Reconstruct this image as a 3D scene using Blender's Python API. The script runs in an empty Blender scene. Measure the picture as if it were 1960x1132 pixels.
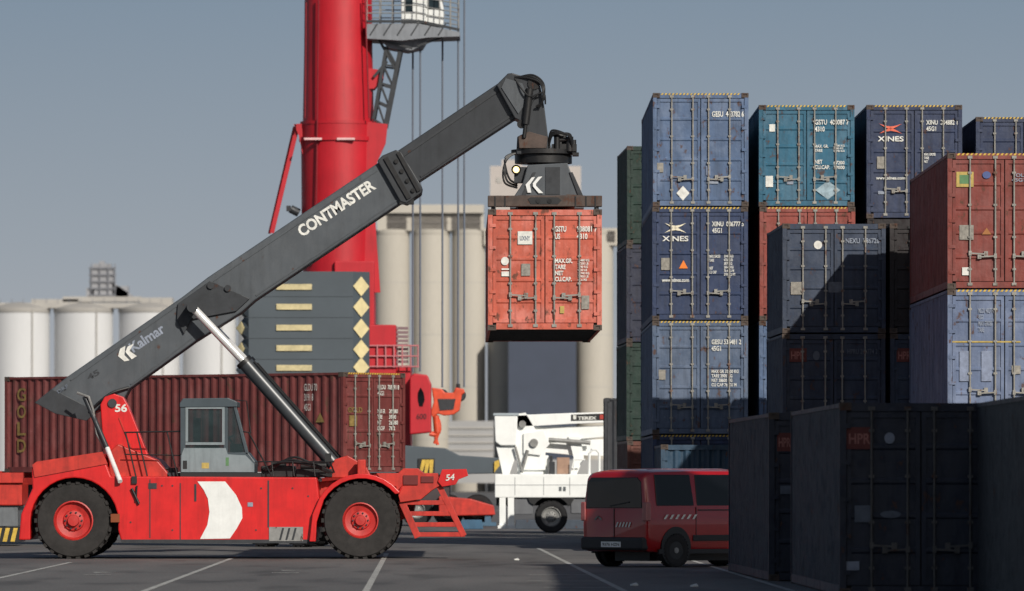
import bpy, bmesh, math, random
from mathutils import Vector, Matrix
random.seed(7)
S=bpy.context.scene; COL=S.collection
F=12300.; CX=980.; HY=920.; H=1.73
def X(px,Y): return (px-CX)*Y/F
def Z(py,Y): return H+(HY-py)*Y/F
def P(px,py,Y): return Vector((X(px,Y),Y,Z(py,Y)))
R=math.radians
def lin(c):
    return tuple(((v/255.)/12.92 if v/255.<=.04045 else ((v/255.+.055)/1.055)**2.4) for v in c)+(1.,)
# ------------------------------------------------------------------ materials
MATS={}
def mat(name,rgb,rough=.55,metal=0.,var=.15,ns=2.5,stretch=1.,rust=0.,rustc=(78,48,34),fade=0.,emit=0.,bump=0.,coat=0.,grime=0.,dent=0.):
    if name in MATS: return MATS[name]
    m=bpy.data.materials.new(name); m.use_nodes=True; nt=m.node_tree; N=nt.nodes; L=nt.links
    b=N['Principled BSDF']; c=lin(rgb)
    b.inputs['Roughness'].default_value=rough; b.inputs['Metallic'].default_value=metal
    if coat: b.inputs['Coat Weight'].default_value=coat
    tc=N.new('ShaderNodeTexCoord'); oi=N.new('ShaderNodeObjectInfo')
    mu=N.new('ShaderNodeMath'); mu.operation='MULTIPLY'; mu.inputs[1].default_value=43.
    L.new(oi.outputs['Random'],mu.inputs[0])
    va=N.new('ShaderNodeVectorMath'); va.operation='ADD'; L.new(tc.outputs['Object'],va.inputs[0]); L.new(mu.outputs[0],va.inputs[1])
    def noise(sc,det,st):
        mp=N.new('ShaderNodeMapping'); mp.inputs['Scale'].default_value=(1,1,st); L.new(va.outputs[0],mp.inputs[0])
        n=N.new('ShaderNodeTexNoise'); n.inputs['Scale'].default_value=sc; n.inputs['Detail'].default_value=det
        n.inputs['Roughness'].default_value=.65; L.new(mp.outputs[0],n.inputs[0]); return n.outputs[0]
    def rng(src,a,bb,o0,o1):
        r=N.new('ShaderNodeMapRange'); r.inputs[1].default_value=a; r.inputs[2].default_value=bb
        r.inputs[3].default_value=o0; r.inputs[4].default_value=o1; L.new(src,r.inputs[0]); return r.outputs[0]
    def mix(f,A,B,bt='MIX'):
        x=N.new('ShaderNodeMix'); x.data_type='RGBA'; x.blend_type=bt
        for sock,val in ((x.inputs[0],f),(x.inputs[6],A),(x.inputs[7],B)):
            if isinstance(val,(float,int)): sock.default_value=val
            elif isinstance(val,tuple): sock.default_value=val
            else: L.new(val,sock)
        return x.outputs[2]
    out=mix(1.,c,rng(noise(ns,6,stretch),.3,.7,1-var,1+var),'MULTIPLY')
    if fade:
        g_=sum(c[:3])/3; fc=tuple(min(1,(v*.72+g_*.28)*1.55+.03) for v in c[:3])+(1.,)
        out=mix(rng(noise(1.3,6,.8),.48,.60,0,fade),out,fc)
        # pale scuffs
        out=mix(rng(noise(9,7,1.4),.64,.70,0,fade*.9),out,tuple(min(1,v*1.6+.09) for v in c[:3])+(1.,))
    if grime:
        out=mix(rng(noise(7,6,.10),.48,.72,0,grime),out,tuple(v*.38 for v in c[:3])+(1.,))
    if rust:
        rn=rng(noise(5,9,.6),.66-.14*rust,.70-.10*rust,0,.85)
        out=mix(rn,out,lin(rustc))
        L.new(rng(noise(5,9,.6),.5,.7,rough,.9),b.inputs['Roughness'])
    L.new(out,b.inputs['Base Color'])
    if bump or dent:
        bp=N.new('ShaderNodeBump'); bp.inputs['Strength'].default_value=bump or dent; bp.inputs['Distance'].default_value=.02 if bump else .05
        L.new(noise(14 if bump else 2.6,6 if bump else 3,1),bp.inputs['Height']); L.new(bp.outputs[0],b.inputs['Normal'])
    if emit:
        b.inputs['Emission Color'].default_value=c; b.inputs['Emission Strength'].default_value=emit
    MATS[name]=m; return m
def glass(name,rgb,rough=.08,spec=.5,alpha=1.):
    if name in MATS: return MATS[name]
    m=mat(name,rgb,rough,0,.45,1.6,2.); pb=m.node_tree.nodes['Principled BSDF']; pb.inputs['Specular IOR Level'].default_value=spec; pb.inputs['Alpha'].default_value=alpha
    return m
# ------------------------------------------------------------------ mesh builder
INV={}
class MB:
    def __init__(s): s.v=[]; s.f=[]
    def add(s,vs,fs):
        o=len(s.v); s.v+=[tuple(v) for v in vs]; s.f+=[tuple(i+o for i in f) for f in fs]; return s
    def box(s,x0,x1,y0,y1,z0,z1):
        return s.add([(x0,y0,z0),(x1,y0,z0),(x1,y1,z0),(x0,y1,z0),(x0,y0,z1),(x1,y0,z1),(x1,y1,z1),(x0,y1,z1)],
            [(0,3,2,1),(4,5,6,7),(0,1,5,4),(1,2,6,5),(2,3,7,6),(3,0,4,7)])
    def pbox(s,a,b,c,d,Y0,Y1):
        return s.box(X(a,Y0),X(c,Y0),Y0,Y1,Z(d,Y0),Z(b,Y0))
    def ext(s,pts,off):
        n=len(pts); off=Vector(off); pts=[Vector(p) for p in pts]
        return s.add(pts+[p+off for p in pts],[tuple(range(n)),tuple(range(2*n-1,n-1,-1))]+[(i,(i+1)%n,n+(i+1)%n,n+i) for i in range(n)])
    def prism(s,pts,Y0,Y1): return s.ext([P(a,b,Y0) for a,b in pts],(0,Y1-Y0,0))
    def cyl(s,p0,p1,r0,r1=None,n=14):
        p0=Vector(p0);p1=Vector(p1); r1=r0 if r1 is None else r1
        d=(p1-p0).normalized(); a=d.orthogonal().normalized(); b=d.cross(a)
        vs=[p0+(a*math.cos(t)+b*math.sin(t))*r0 for t in [2*math.pi*i/n for i in range(n)]]+[p1+(a*math.cos(t)+b*math.sin(t))*r1 for t in [2*math.pi*i/n for i in range(n)]]
        return s.add(vs,[tuple(range(n)),tuple(range(2*n-1,n-1,-1))]+[(i,(i+1)%n,n+(i+1)%n,n+i) for i in range(n)])
    def tube(s,pts,r,n=7):
        pts=[Vector(p) for p in pts]; vs=[];fs=[]
        for k,p in enumerate(pts):
            d=(pts[min(k+1,len(pts)-1)]-pts[max(k-1,0)]).normalized()
            a=d.cross(Vector((.13,.2,.97)))
            a=(a if a.length>.05 else d.cross(Vector((1,0,0)))).normalized(); b=d.cross(a)
            vs+=[p+(a*math.cos(t)+b*math.sin(t))*r for t in [2*math.pi*i/n for i in range(n)]]
        for k in range(len(pts)-1):
            fs+=[(k*n+i,k*n+(i+1)%n,(k+1)*n+(i+1)%n,(k+1)*n+i) for i in range(n)]
        fs+=[tuple(range(n)),tuple(range(len(vs)-1,len(vs)-n-1,-1))]
        return s.add(vs,fs)
    def bar(s,p0,p1,w,d,up=(0,1,0)):
        p0=Vector(p0);p1=Vector(p1); a=(p1-p0).normalized(); u=Vector(up); u=(u-a*u.dot(a)).normalized(); v=a.cross(u)
        q=[]
        for p in (p0,p1): q+=[p+u*d/2+v*w/2,p-u*d/2+v*w/2,p-u*d/2-v*w/2,p+u*d/2-v*w/2]
        return s.add(q,[(0,1,2,3),(7,6,5,4),(0,4,5,1),(1,5,6,2),(2,6,7,3),(3,7,4,0)])
    def lathe(s,prof,c,ax='y',n=32,close=True):
        c=Vector(c); vs=[];fs=[];m=len(prof)
        for i in range(n):
            t=2*math.pi*i/n; a,b=math.cos(t),math.sin(t)
            for r,h in prof:
                vs.append(c+Vector({'y':(r*a,h,r*b),'z':(r*a,r*b,h),'x':(h,r*a,r*b)}[ax]))
        for i in range(n):
            j=(i+1)%n
            for k in range(m-1): fs.append((i*m+k,j*m+k,j*m+k+1,i*m+k+1))
        return s.add(vs,fs)
    def build(s,name,m,parent=None,world=True,smooth=False,bevel=0,split=False):
        if split:
            par=list(range(len(s.v)))
            def fd(a):
                while par[a]!=a: par[a]=par[par[a]]; a=par[a]
                return a
            for f in s.f:
                for i in f[1:]: par[fd(i)]=fd(f[0])
            gr_={}
            for f in s.f: gr_.setdefault(fd(f[0]),[]).append(f)
            o=None
            for fs in gr_.values():
                ids=sorted({i for f in fs for i in f}); mp={a:k for k,a in enumerate(ids)}
                o=MB().add([s.v[i] for i in ids],[tuple(mp[i] for i in f) for f in fs]).build(name,m,parent,world,smooth,bevel)
            return o
        me=bpy.data.meshes.new(name)
        vs=s.v
        if parent is not None and world:
            inv=INV[parent.name]; vs=[tuple(inv@Vector(v)) for v in vs]
        me.from_pydata(vs,[],s.f); me.update()
        bm=bmesh.new(); bm.from_mesh(me); bmesh.ops.recalc_face_normals(bm,faces=bm.faces); bm.to_mesh(me); bm.free()
        if smooth:
            me.polygons.foreach_set('use_smooth',[True]*len(me.polygons)); me.set_sharp_from_angle(angle=R(38))
        me.materials.append(m)
        o=bpy.data.objects.new(name,me); COL.objects.link(o)
        if parent is not None:
            o.parent=parent; INV[o.name]=INV.get(parent.name,Matrix())
        if bevel:
            bv=o.modifiers.new('b','BEVEL'); bv.width=bevel; bv.segments=2; bv.limit_method='ANGLE'; bv.angle_limit=R(40)
        return o
def thing(name,label,cat,loc=(0,0,0),rz=0,group=None):
    o=bpy.data.objects.new(name,None); COL.objects.link(o); o.location=loc; o.rotation_euler=(0,0,rz)
    o['label']=label; o['category']=cat
    if group: o['group']=group
    INV[o.name]=(Matrix.Translation(Vector(loc))@Matrix.Rotation(rz,4,'Z')).inverted(); return o
def tag(o,label,cat,group=None):
    o['label']=label; o['category']=cat
    if group: o['group']=group
    return o
def struct(o): o['kind']='structure'; return o
def text(s,O,u,v,w,h,m,parent,name='lettering',align='LEFT',bold=.0,world=True,linesp=1.):
    cu=bpy.data.curves.new('t','FONT'); cu.body=s; cu.align_x=align; cu.offset=bold; cu.space_line=linesp; cu.resolution_u=3
    t=bpy.data.objects.new('t',cu); COL.objects.link(t); bpy.context.view_layer.update()
    me=bpy.data.meshes.new_from_object(t); COL.objects.unlink(t); bpy.data.objects.remove(t)
    xs=[q.co.x for q in me.vertices]; ys=[q.co.y for q in me.vertices]
    x0,x1,y0,y1=min(xs),max(xs),min(ys),max(ys); u=Vector(u);v=Vector(v);O=Vector(O)
    inv=INV[parent.name] if world else Matrix()
    for q in me.vertices:
        q.co=inv@(O+u*((q.co.x-x0)/(x1-x0)*w)+v*((q.co.y-y0)/(y1-y0)*h))
    me.materials.clear(); me.materials.append(m); me.name=name
    o=bpy.data.objects.new(name,me); COL.objects.link(o); o.parent=parent; INV[o.name]=INV[parent.name]; return o
# ------------------------------------------------------------------ palette
white=mat('white_paint',(214,216,214),.5,0,.08,4,grime=.15)
letterw=mat('letter_white',(208,208,202),.6,0,.2,9,grime=.2)
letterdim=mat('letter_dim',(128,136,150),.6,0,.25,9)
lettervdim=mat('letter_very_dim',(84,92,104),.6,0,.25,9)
letterred=mat('letter_worn_red',(150,96,88),.6,0,.25,9)
black=mat('black_paint',(22,23,25),.5,0,.2,4)
rubber=mat('rubber',(26,26,28),.85,0,.3,5,bump=.3)
rubberd=mat('rubber_dusty',(38,36,35),.9,0,.35,6,bump=.3)
dark=mat('dark_steel',(46,49,53),.5,.2,.25,4,rust=.15)
steel=mat('galvanised',(132,132,130),.5,.3,.25,5,rust=.35)
rodm=mat('rod_steel',(134,132,126),.55,.1,.3,5,rust=.6,rustc=(96,58,42))
chrome_gleam=mat('chrome_gleam',(222,222,220),.22,.35,.03,3)  # rod gleam put into a pale base colour, metallic kept low
barrel=mat('cylinder_grey',(62,66,70),.35,.1,.15,3,grime=.3)
stripey=mat('warning_yellow',(190,158,62),.6,0,.3,8)
stred=mat('machine_red',(196,26,26),.38,0,.16,2,grime=.4,coat=.2)
stred2=mat('machine_red_worn',(176,42,30),.5,0,.25,4,grime=.55)
boomg=mat('boom_grey',(70,75,80),.45,0,.14,1.5,grime=.35,rust=.08)
boomd=mat('inner_boom_grey',(46,49,53),.4,0,.2,2,grime=.5)
oily=mat('oily_black',(30,30,31),.45,.2,.4,5,rust=.2)
rustd=mat('rusty_dark',(74,62,56),.7,.1,.4,4,rust=.7)
crred=mat('crane_red',(172,20,34),.5,0,.12,.8,grime=.25)
crgrey=mat('crane_slate',(66,75,82),.6,0,.10,.8)
ltgrey=mat('light_grey_paint',(150,160,166),.5,0,.1,2)
cabgrey=mat('cab_grey',(62,72,78),.4,0,.12,3,grime=.2)
cabwhite=mat('cab_door_grey',(122,132,136),.4,0,.12,3,grime=.4)
wind=glass('window_glass',(32,42,46))
windb=glass('window_glass_dark',(9,10,13),.04,.35)
cabwin=glass('cab_window_glass',(40,54,56),.06,.6,.6)
orange=mat('orange_paint',(200,70,38),.5,0,.2,3,grime=.3)
concrete=mat('silo_concrete_hazed',(172,167,157),.85,0,.08,.12,stretch=.1,grime=.15)  # distance haze put into the silo colour, greyed and lightened
concr2=mat('silo_concrete_grey_hazed',(160,157,152),.85,0,.10,.1)  # grey concrete with the same haze in its colour
silow=mat('silo_white_hazed',(190,191,192),.7,0,.06,.1,stretch=.2,grime=.08)  # white silo paint, distance haze included in the colour
rubr=mat('rim_red',(176,40,36),.5,0,.2,6,grime=.45)
decalred=mat('decal_red',(96,42,38),.7,0,.2,6,grime=.4)
brightred=mat('flash_red',(160,50,40),.6,0,.1,6)
gaskets=mat('gasket',(18,18,20),.8)
oran=mat('decal_orange',(216,116,34),.6)
# ------------------------------------------------------------------ containers
W=2.438; HW=W/2
CM={}
def cached(key,fn,name,m,parent,smooth=False):
    if key not in CM:
        o=fn().build(name,m,parent,world=False,smooth=smooth); CM[key]=o.data
    else:
        o=bpy.data.objects.new(name,CM[key]); COL.objects.link(o); o.parent=parent; INV[o.name]=INV[parent.name]
    o.material_slots[0].link='OBJECT'; o.material_slots[0].material=m
    return o
def f_frame(L,h):
    b=MB()
    for sx in (-1,1):
        for y0,y1 in ((0,.09),(L-.09,L)):
            xa,xb=sorted((sx*(HW-.1),sx*HW)); b.box(xa,xb,y0,y1,.118,h-.118)
        xa,xb=sorted((sx*(HW-.06),sx*(HW-.002))); b.box(xa,xb,.178,L-.178,.02,.16); b.box(xa,xb,.178,L-.178,h-.075,h-.012)
    for y0,y1 in ((.012,.09),(L-.09,L-.012)):
        b.box(-HW+.178,HW-.178,y0,y1,h-.13,h-.008); b.box(-HW+.178,HW-.178,y0,y1,.02,.15)
    for sx in (-1,1):
        for k in range(5):
            z=.35+(h-.7)*k/4; xa,xb=sorted((sx*(HW-.17),sx*(HW-.03))); b.box(xa,xb,-.012,.03,z-.035,z+.035)
    return b
def f_side(sx,L,h):
    b=MB(); n=int(round((L-.2)/.278)); p=(L-.2)/n; pr=[]
    for k in range(n):
        y=.1+k*p; pr+=[(y,0),(y+p*.25,0),(y+p*.5,1),(y+p*.75,1)]
    pr.append((L-.1,0)); vs=[];fs=[]
    for y,d in pr:
        x=sx*(HW-.015-.036*d); vs+=[(x,y,.15),(x,y,h-.07)]
    for i in range(len(pr)-1): fs.append((2*i,2*i+2,2*i+3,2*i+1))
    return b.add(vs,fs)
def f_end(L,h,front=False):
    b=MB(); n=9; p=(W-.2)/n; pr=[]; yy=L-.03 if not front else .03; sg=1 if not front else -1
    for k in range(n):
        x=-HW+.1+k*p; pr+=[(x,0),(x+p*.25,0),(x+p*.5,1),(x+p*.75,1)]
    pr.append((HW-.1,0)); vs=[];fs=[]
    for x,d in pr:
        y=yy-sg*.04*d; vs+=[(x,y,.14),(x,y,h-.12)]
    for i in range(len(pr)-1): fs.append((2*i,2*i+2,2*i+3,2*i+1))
    return b.add(vs,fs)
def f_roof(L,h):
    b=MB(); b.box(-HW+.06,HW-.06,.09,L-.09,h-.04,h-.022); n=int(L/.42)
    for k in range(n): b.box(-HW+.15,HW-.15,.25+k*.42,.25+k*.42+.2,h-.022,h-.008)
    return b
def f_floor(L,h):
    b=MB(); b.box(-HW+.06,HW-.06,.09,L-.09,.13,.16); n=int(L/.5)
    for k in range(n): b.box(-HW+.06,HW-.06,.3+k*.5,.36+k*.5,.03,.13)
    return b
def f_door(sx,h):
    b=MB(); xa,xb=sorted((sx*.010,sx*(HW-.108))); b.box(xa,xb,.056,.085,.155,h-.135)
    z0,z1=.165,h-.145
    b.box(xa+.002,xa+.07,.030,.056,z0,z1); b.box(xb-.07,xb-.002,.030,.056,z0,z1)
    b.box(xa+.07,xb-.07,.030,.056,z0,z0+.08); b.box(xa+.07,xb-.07,.030,.056,z1-.08,z1)
    n=4
    for k in range(1,n+1):
        z=z0+(z1-z0)*k/(n+1)
        b.ext([(xa+.07,.056,z-.05),(xa+.07,.034,z-.02),(xa+.07,.034,z+.02),(xa+.07,.056,z+.05)],(xb-xa-.14,0,0))
    return b
def f_rod(x,h):
    b=MB(); b.cyl((x,.008,.07),(x,.008,h-.06),.019,n=8)
    for z in (.10,h-.09): b.box(x-.05,x+.05,-.015,.03,z-.03,z+.03)
    for k in range(4):
        z=.42+(h-.84)*k/3; b.box(x-.04,x+.04,-.006,.034,z-.022,z+.022)
    return b
def f_handle(x,sx,h,dz=0):
    b=MB(); z=.70+dz; xe=x+(.34*(-1 if abs(x)>.4 else 1)*sx)
    b.bar((x,-.02,z),(xe,-.02,z-.02),.03,.02)
    b.box(xe-.04,xe+.04,-.02,.034,z-.06,z+.04); b.box(x-.03,x+.03,-.025,.0,z-.05,z+.05); return b
def f_cast(sx,yy,zz,L,h):
    b=MB(); xa,xb=sorted((sx*(HW-.178),sx*(HW+.003))); ya,yb=(-.003,.17) if yy==0 else (L-.17,L+.003)
    za,zb=(0,.118) if zz==0 else (h-.118,h)
    b.box(xa,xb,ya+.02,yb,za,zb)
    xm=(xa+xb)/2; zm=(za+zb)/2
    b.box(xa,xm-.045,ya,ya+.02,za,zb); b.box(xm+.045,xb,ya,ya+.02,za,zb)
    b.box(xm-.045,xm+.045,ya,ya+.02,za,zm-.03); b.box(xm-.045,xm+.045,ya,ya+.02,zm+.03,zb); return b
def f_strip(h):
    b=MB(); n=22
    for k in range(n):
        x=-HW+.2+(W-.4)*k/n; b.ext([(x,.004,h-.05),(x+.045,.004,h-.05),(x+.075,.004,h-.006),(x+.03,.004,h-.006)],(0,.008,0))
    return b
def decals(c,items,s,cx,z0,bold=.022):
    def lx(px): return (px-cx)/s
    def lz(py): return (HY-py)/s+H-z0
    for it in items:
        k=it[0]
        if k=='t':
            _,st,a,b_,c_,d,m=it
            text(st,(lx(a),.0232,lz(d)),(1,0,0),(0,0,1),lx(c_)-lx(a),lz(b_)-lz(d),m,c,'lettering',world=False,bold=bold)
        else:
            _,a,b_,c_,d,m=it; x0,x1,za,zb=lx(a),lx(c_),lz(d),lz(b_); xm,zm=(x0+x1)/2,(za+zb)/2; y=.0255
            if k=='r': pts=[(x0,y,za),(x1,y,za),(x1,y,zb),(x0,y,zb)]
            elif k=='R': pts=[(x0,y+.003,za),(x1,y+.003,za),(x1,y+.003,zb),(x0,y+.003,zb)]
            elif k=='d': pts=[(xm,y,za),(x1,y,zm),(xm,y,zb),(x0,y,zm)]
            elif k=='v': pts=[(x0,y,za),(x1,y,za),(xm,y,zb)]
            elif k=='c': pts=[(xm+(x1-x0)/2*math.cos(q*math.pi/8),y,zm+(zb-za)/2*math.sin(q*math.pi/8)) for q in range(16)]
            if k=='x':
                mb=MB(); a_=(x1-x0)/2; b2=(zb-za)/2
                for si in (-1,1):
                    for sj in (-1,1):
                        pts=[(xm-si*.02,.0232,zm-sj*.012),(xm+si*.05,.0232,zm-sj*.005),(xm+si*a_*.6,.0232,zm+sj*b2*.45),(xm+si*a_,.0232,zm+sj*b2),(xm+si*a_*.5,.0232,zm+sj*b2*.62),(xm,.0232,zm+sj*.055)]
                        mb.add(pts,[tuple(range(6))])
                mb.build('emblem',m,c,world=False)
            else: MB().ext(pts,(0,.004,0)).build('placard',m,c,world=False)
castm=mat('casting_rust',(72,62,56),.8,0,.3,6,rust=.6)
def container(m,loc,rz,L,h,label,group=None,items=(),s=75,cx=0,detail=2,strip=False,front='door',rods=None,framem=None,bold=.022):
    c=thing('shipping_container',label,'container',loc,rz,group); fm=framem or m; rods=rods or rodm
    cached(('frame',L,h),lambda:f_frame(L,h),'frame',fm,c)
    for sx in (-1,1): cached(('side',sx,L,h),lambda:f_side(sx,L,h),'side_panel',m,c)
    cached(('roof',L,h),lambda:f_roof(L,h),'roof_panel',m,c); cached(('floor',L,h),lambda:f_floor(L,h),'floor_frame',dark,c)
    cached(('end',L,h),lambda:f_end(L,h),'end_panel',m,c)
    for sx in (-1,1):
        for yy in (0,1):
            for zz in (0,1): cached(('cast',sx,yy,zz,L,h),lambda:f_cast(sx,yy,zz,L,h),'corner_casting',castm if detail>0 else fm,c)
    if front=='door':
        for sx in (-1,1):
            d=cached(('door',sx,h),lambda:f_door(sx,h),'door',m,c)
            if detail>0:
                for ax in (.2,.74):
                    cached(('rod',sx*ax,h),lambda:f_rod(sx*ax,h),'lock_rod',rods,d,True)
                    if detail>1: cached(('hand',sx*ax,h),lambda:f_handle(sx*ax,sx,h,0 if ax<.5 else .06),'handle',rods,d)
        cached(('gask',h),lambda:MB().box(-HW+.1,HW-.1,.07,.078,.15,h-.13),'door_seal',gaskets,c)
    else: cached(('fend',L,h),lambda:f_end(L,h,True),'end_panel',m,c)
    if strip: cached(('strip',h),lambda:f_strip(h),'warning_strip',stripey,c)
    if items: decals(c,items,s,cx,loc[2],bold)
    return c
HC=2.896; ST=2.591; L40=12.192; L20=6.058; GAP=.012
def paint(name,rgb,rust=.4,fade=.0,var=.22,grime=.6): return mat('container_'+name,rgb,.6,0,var,2.2,.5,rust,(80,56,44),fade,0,0,0,grime,.3)
bl1=paint('faded_blue',(72,92,122),.5,.5); bl3=paint('grey_blue',(72,88,112),.5,.4); navy=paint('navy',(32,48,80),.42,.2)
teal=paint('teal',(32,86,110),.55,.42); redc=paint('brick_red',(128,56,46),.5,.3); navy2=paint('dark_navy',(34,46,74),.35,.22)
navy3=paint('slate_navy',(40,52,72),.35,.25); rust1=paint('rust_red',(114,48,40),.4,.3); pale=paint('pale_blue',(88,102,130),.4,.4)
green=paint('dark_green',(16,42,34),.3,.1); purp=paint('dark_violet_blue',(34,38,56),.3,.1); brown=paint('maroon',(104,48,46),.35,.25)
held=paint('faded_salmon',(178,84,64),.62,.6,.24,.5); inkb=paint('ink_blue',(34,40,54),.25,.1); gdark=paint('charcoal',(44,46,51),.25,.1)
rb=paint('red_brown',(92,52,42),.4,.1); vdark=paint('near_black_maroon',(24,17,20),.2,.0)  # near black maroon base under the usual streaks
def column(lpx,Y,V,L,stack,group,gz=0):
    s=F/Y; rz=-(V-CX)/F; z=0; xl=X(lpx,Y); cxp=lpx+HW*s
    for d in stack:
        dx=random.uniform(-.018,.018)
        container(d['m'],(xl+HW*math.cos(rz)+dx,Y+random.uniform(0,.04),z),rz+random.uniform(-.001,.001),L,d['h'],d['label'],group,d.get('items',()),s,cxp,d.get('detail',2),d.get('strip',False),d.get('front','door'),d.get('rods'),d.get('fm'))
        z+=d['h']+GAP
D=dict
ye=mat('decal_yellow',(170,148,78),.6,0,.2,9,grime=.4); gr=mat('decal_green',(78,116,76),.6,0,.2,9); bu=mat('decal_blue',(66,82,130),.6,0,.2,9)
pl=mat('decal_plate',(132,128,120),.6,0,.4,12)
goldm=mat('decal_gold',(126,106,60),.6,0,.4,8,grime=.5)
palep=mat('pale_patch',(118,128,150),.6,0,.25,9,grime=.3)
G='containers stacked in the rear row'
column(1250,164,926,L40,[
 D(m=navy,h=HC,label='dark blue container at the foot of the leftmost tall door-facing stack, behind the red van',strip=True),
 D(m=bl3,h=HC,label='grey blue container with a hazard strip, third from the top of the tallest stack',strip=True,items=[
   ('t','GESU 534481 2\n45G1',1363,650,1420,672,letterw),('r',1262,708,1275,727,pl),('t','MAX GR 32500 KG\nTARE 3900 KG\nNET 28600 KG\nCU CAP 76 CU M',1363,708,1415,740,letterw)]),
 D(m=navy,h=HC,label='navy container with a white X emblem, second from the top of the tallest stack',strip=True,items=[
   ('x',1273,427,1315,446,mat('emblem_cream',(222,214,190),.5)),('t','XINES',1269,452,1319,462,letterw),('t','XINU  806777 5\n45G1',1364,424,1425,446,letterw),
   ('r',1267,494,1283,517,pl),('v',1301,498,1318,514,oran),('t','MAX GROSS\nTARE\n\nNET\nCU CAP',1359,488,1380,524,letterw),('t','30480 KG\n67200 LB\n3870 KG\n26610 KG\n76.4 CU M\n2700 CU FT',1387,488,1409,528,letterw),('t','www.xines.com',1268,533,1320,540,letterw)]),
 D(m=bl1,h=HC,label='faded blue container with a white diamond placard on top of the tallest stack',strip=True,items=[
   ('t','GESU  443782 6',1363,213,1424,224,letterw),('d',1295,356,1320,384,letterw),('r',1353,343,1375,352,letterdim),('r',1258,312,1270,330,pl),('r',1352,318,1360,336,palep)]),
 ],G)
column(1454,164,926,L40,[
 D(m=bl3,h=HC,label='blue container at the foot of the stack topped by the teal container',detail=0),
 D(m=bl1,h=HC,label='blue container two below the teal one, only a sliver showing',detail=1),
 D(m=redc,h=HC,label='brick red container directly under the teal container',strip=True),
 D(m=teal,h=ST,label='teal container with peeled white patches on top of the second stack',strip=True,items=[
   ('t','GSTU  400087 7\n4310',1561,229,1626,252,letterw),('r',1474,238,1485,252,letterw),('t','MAX. GR.\nTARE',1561,277,1587,291,letterw),('t','NET\nCU.CAP.',1561,306,1590,324,letterw),
   ('t','30480 KG\n3740 KG\n26740 KG',1597,277,1618,291,letterw),('t','67200\n59000',1597,308,1618,324,letterw),('r',1467,337,1481,358,letterw),('d',1562,346,1610,382,mat('peeled',(140,160,170),.7,0,.4,9,grime=.5)),('r',1508,345,1520,353,letterdim)]),
 ],G)
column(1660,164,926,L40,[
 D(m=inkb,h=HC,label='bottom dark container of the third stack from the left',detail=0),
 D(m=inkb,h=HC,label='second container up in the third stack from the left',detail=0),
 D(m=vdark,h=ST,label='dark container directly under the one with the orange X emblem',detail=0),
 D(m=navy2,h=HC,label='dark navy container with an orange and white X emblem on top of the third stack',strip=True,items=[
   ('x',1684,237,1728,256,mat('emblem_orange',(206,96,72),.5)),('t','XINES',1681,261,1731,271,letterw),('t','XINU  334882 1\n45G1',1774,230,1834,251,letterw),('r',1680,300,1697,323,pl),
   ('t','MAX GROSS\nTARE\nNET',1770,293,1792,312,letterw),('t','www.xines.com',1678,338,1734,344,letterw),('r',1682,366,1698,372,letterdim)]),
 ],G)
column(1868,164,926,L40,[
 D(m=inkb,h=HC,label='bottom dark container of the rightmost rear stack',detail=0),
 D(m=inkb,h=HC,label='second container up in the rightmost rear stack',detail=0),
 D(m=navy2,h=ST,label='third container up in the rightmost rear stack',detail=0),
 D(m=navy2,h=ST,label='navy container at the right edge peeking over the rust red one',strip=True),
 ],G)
column(1200,190,586,L20,[
 D(m=rb,h=HC,label='red brown container at the foot of the narrow green stack',detail=1,rods=dark),
 D(m=green,h=HC,label='dark green container third from the top of the narrow leftmost stack',detail=1,rods=dark),
 D(m=purp,h=HC,label='dark violet blue container between two green ones in the narrow leftmost stack',detail=1,rods=dark),
 D(m=green,h=HC,label='dark green container on top of the narrow leftmost stack',detail=1,rods=dark),
 ],'containers in the narrow leftmost stack')
HP='HPR'
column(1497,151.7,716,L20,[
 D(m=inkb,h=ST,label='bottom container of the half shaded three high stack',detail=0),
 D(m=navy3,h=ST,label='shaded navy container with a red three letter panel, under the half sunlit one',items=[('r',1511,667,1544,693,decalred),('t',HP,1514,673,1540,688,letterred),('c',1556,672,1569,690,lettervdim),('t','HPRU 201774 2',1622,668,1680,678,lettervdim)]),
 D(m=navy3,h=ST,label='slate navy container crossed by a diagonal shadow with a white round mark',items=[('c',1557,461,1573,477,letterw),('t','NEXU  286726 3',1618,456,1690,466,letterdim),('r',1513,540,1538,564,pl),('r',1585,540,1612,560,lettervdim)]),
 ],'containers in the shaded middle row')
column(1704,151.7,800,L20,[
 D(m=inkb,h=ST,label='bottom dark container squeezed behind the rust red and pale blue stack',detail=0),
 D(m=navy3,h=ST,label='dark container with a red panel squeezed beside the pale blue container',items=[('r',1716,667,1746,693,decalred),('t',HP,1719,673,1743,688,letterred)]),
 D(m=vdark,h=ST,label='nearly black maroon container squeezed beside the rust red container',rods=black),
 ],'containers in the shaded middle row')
column(1815,137,926,L40,[
 D(m=inkb,h=HC,label='bottom container under the pale blue one, hidden by the dark near containers',detail=0),
 D(m=pale,h=HC,label='pale blue container with a yellow band under the rust red one',strip=True,items=[('r',1822,653,1955,656,ye),('r',1838,672,1856,730,palep),('r',1880,672,1900,730,palep),('t','MLCU 402774 1\n45G1\nMAX GROSS\nTARE',1874,590,1906,636,letterdim),('r',1938,700,1955,716,pl)]),
 D(m=rust1,h=HC,label='rust red container with green and yellow sticker on top of the near right stack',strip=True,items=[('R',1832,329,1865,358,ye),('r',1838,335,1859,352,gr),('c',1882,328,1898,342,bu),('v',1881,436,1899,449,mat('dull_orange',(150,96,46),.6)),('r',1838,431,1865,459,pl),('r',1843,512,1858,527,letterw),('t','TOLU 88\n45G1',1938,332,1985,348,letterdim)]),
 ],'containers in the near right stack')
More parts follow.
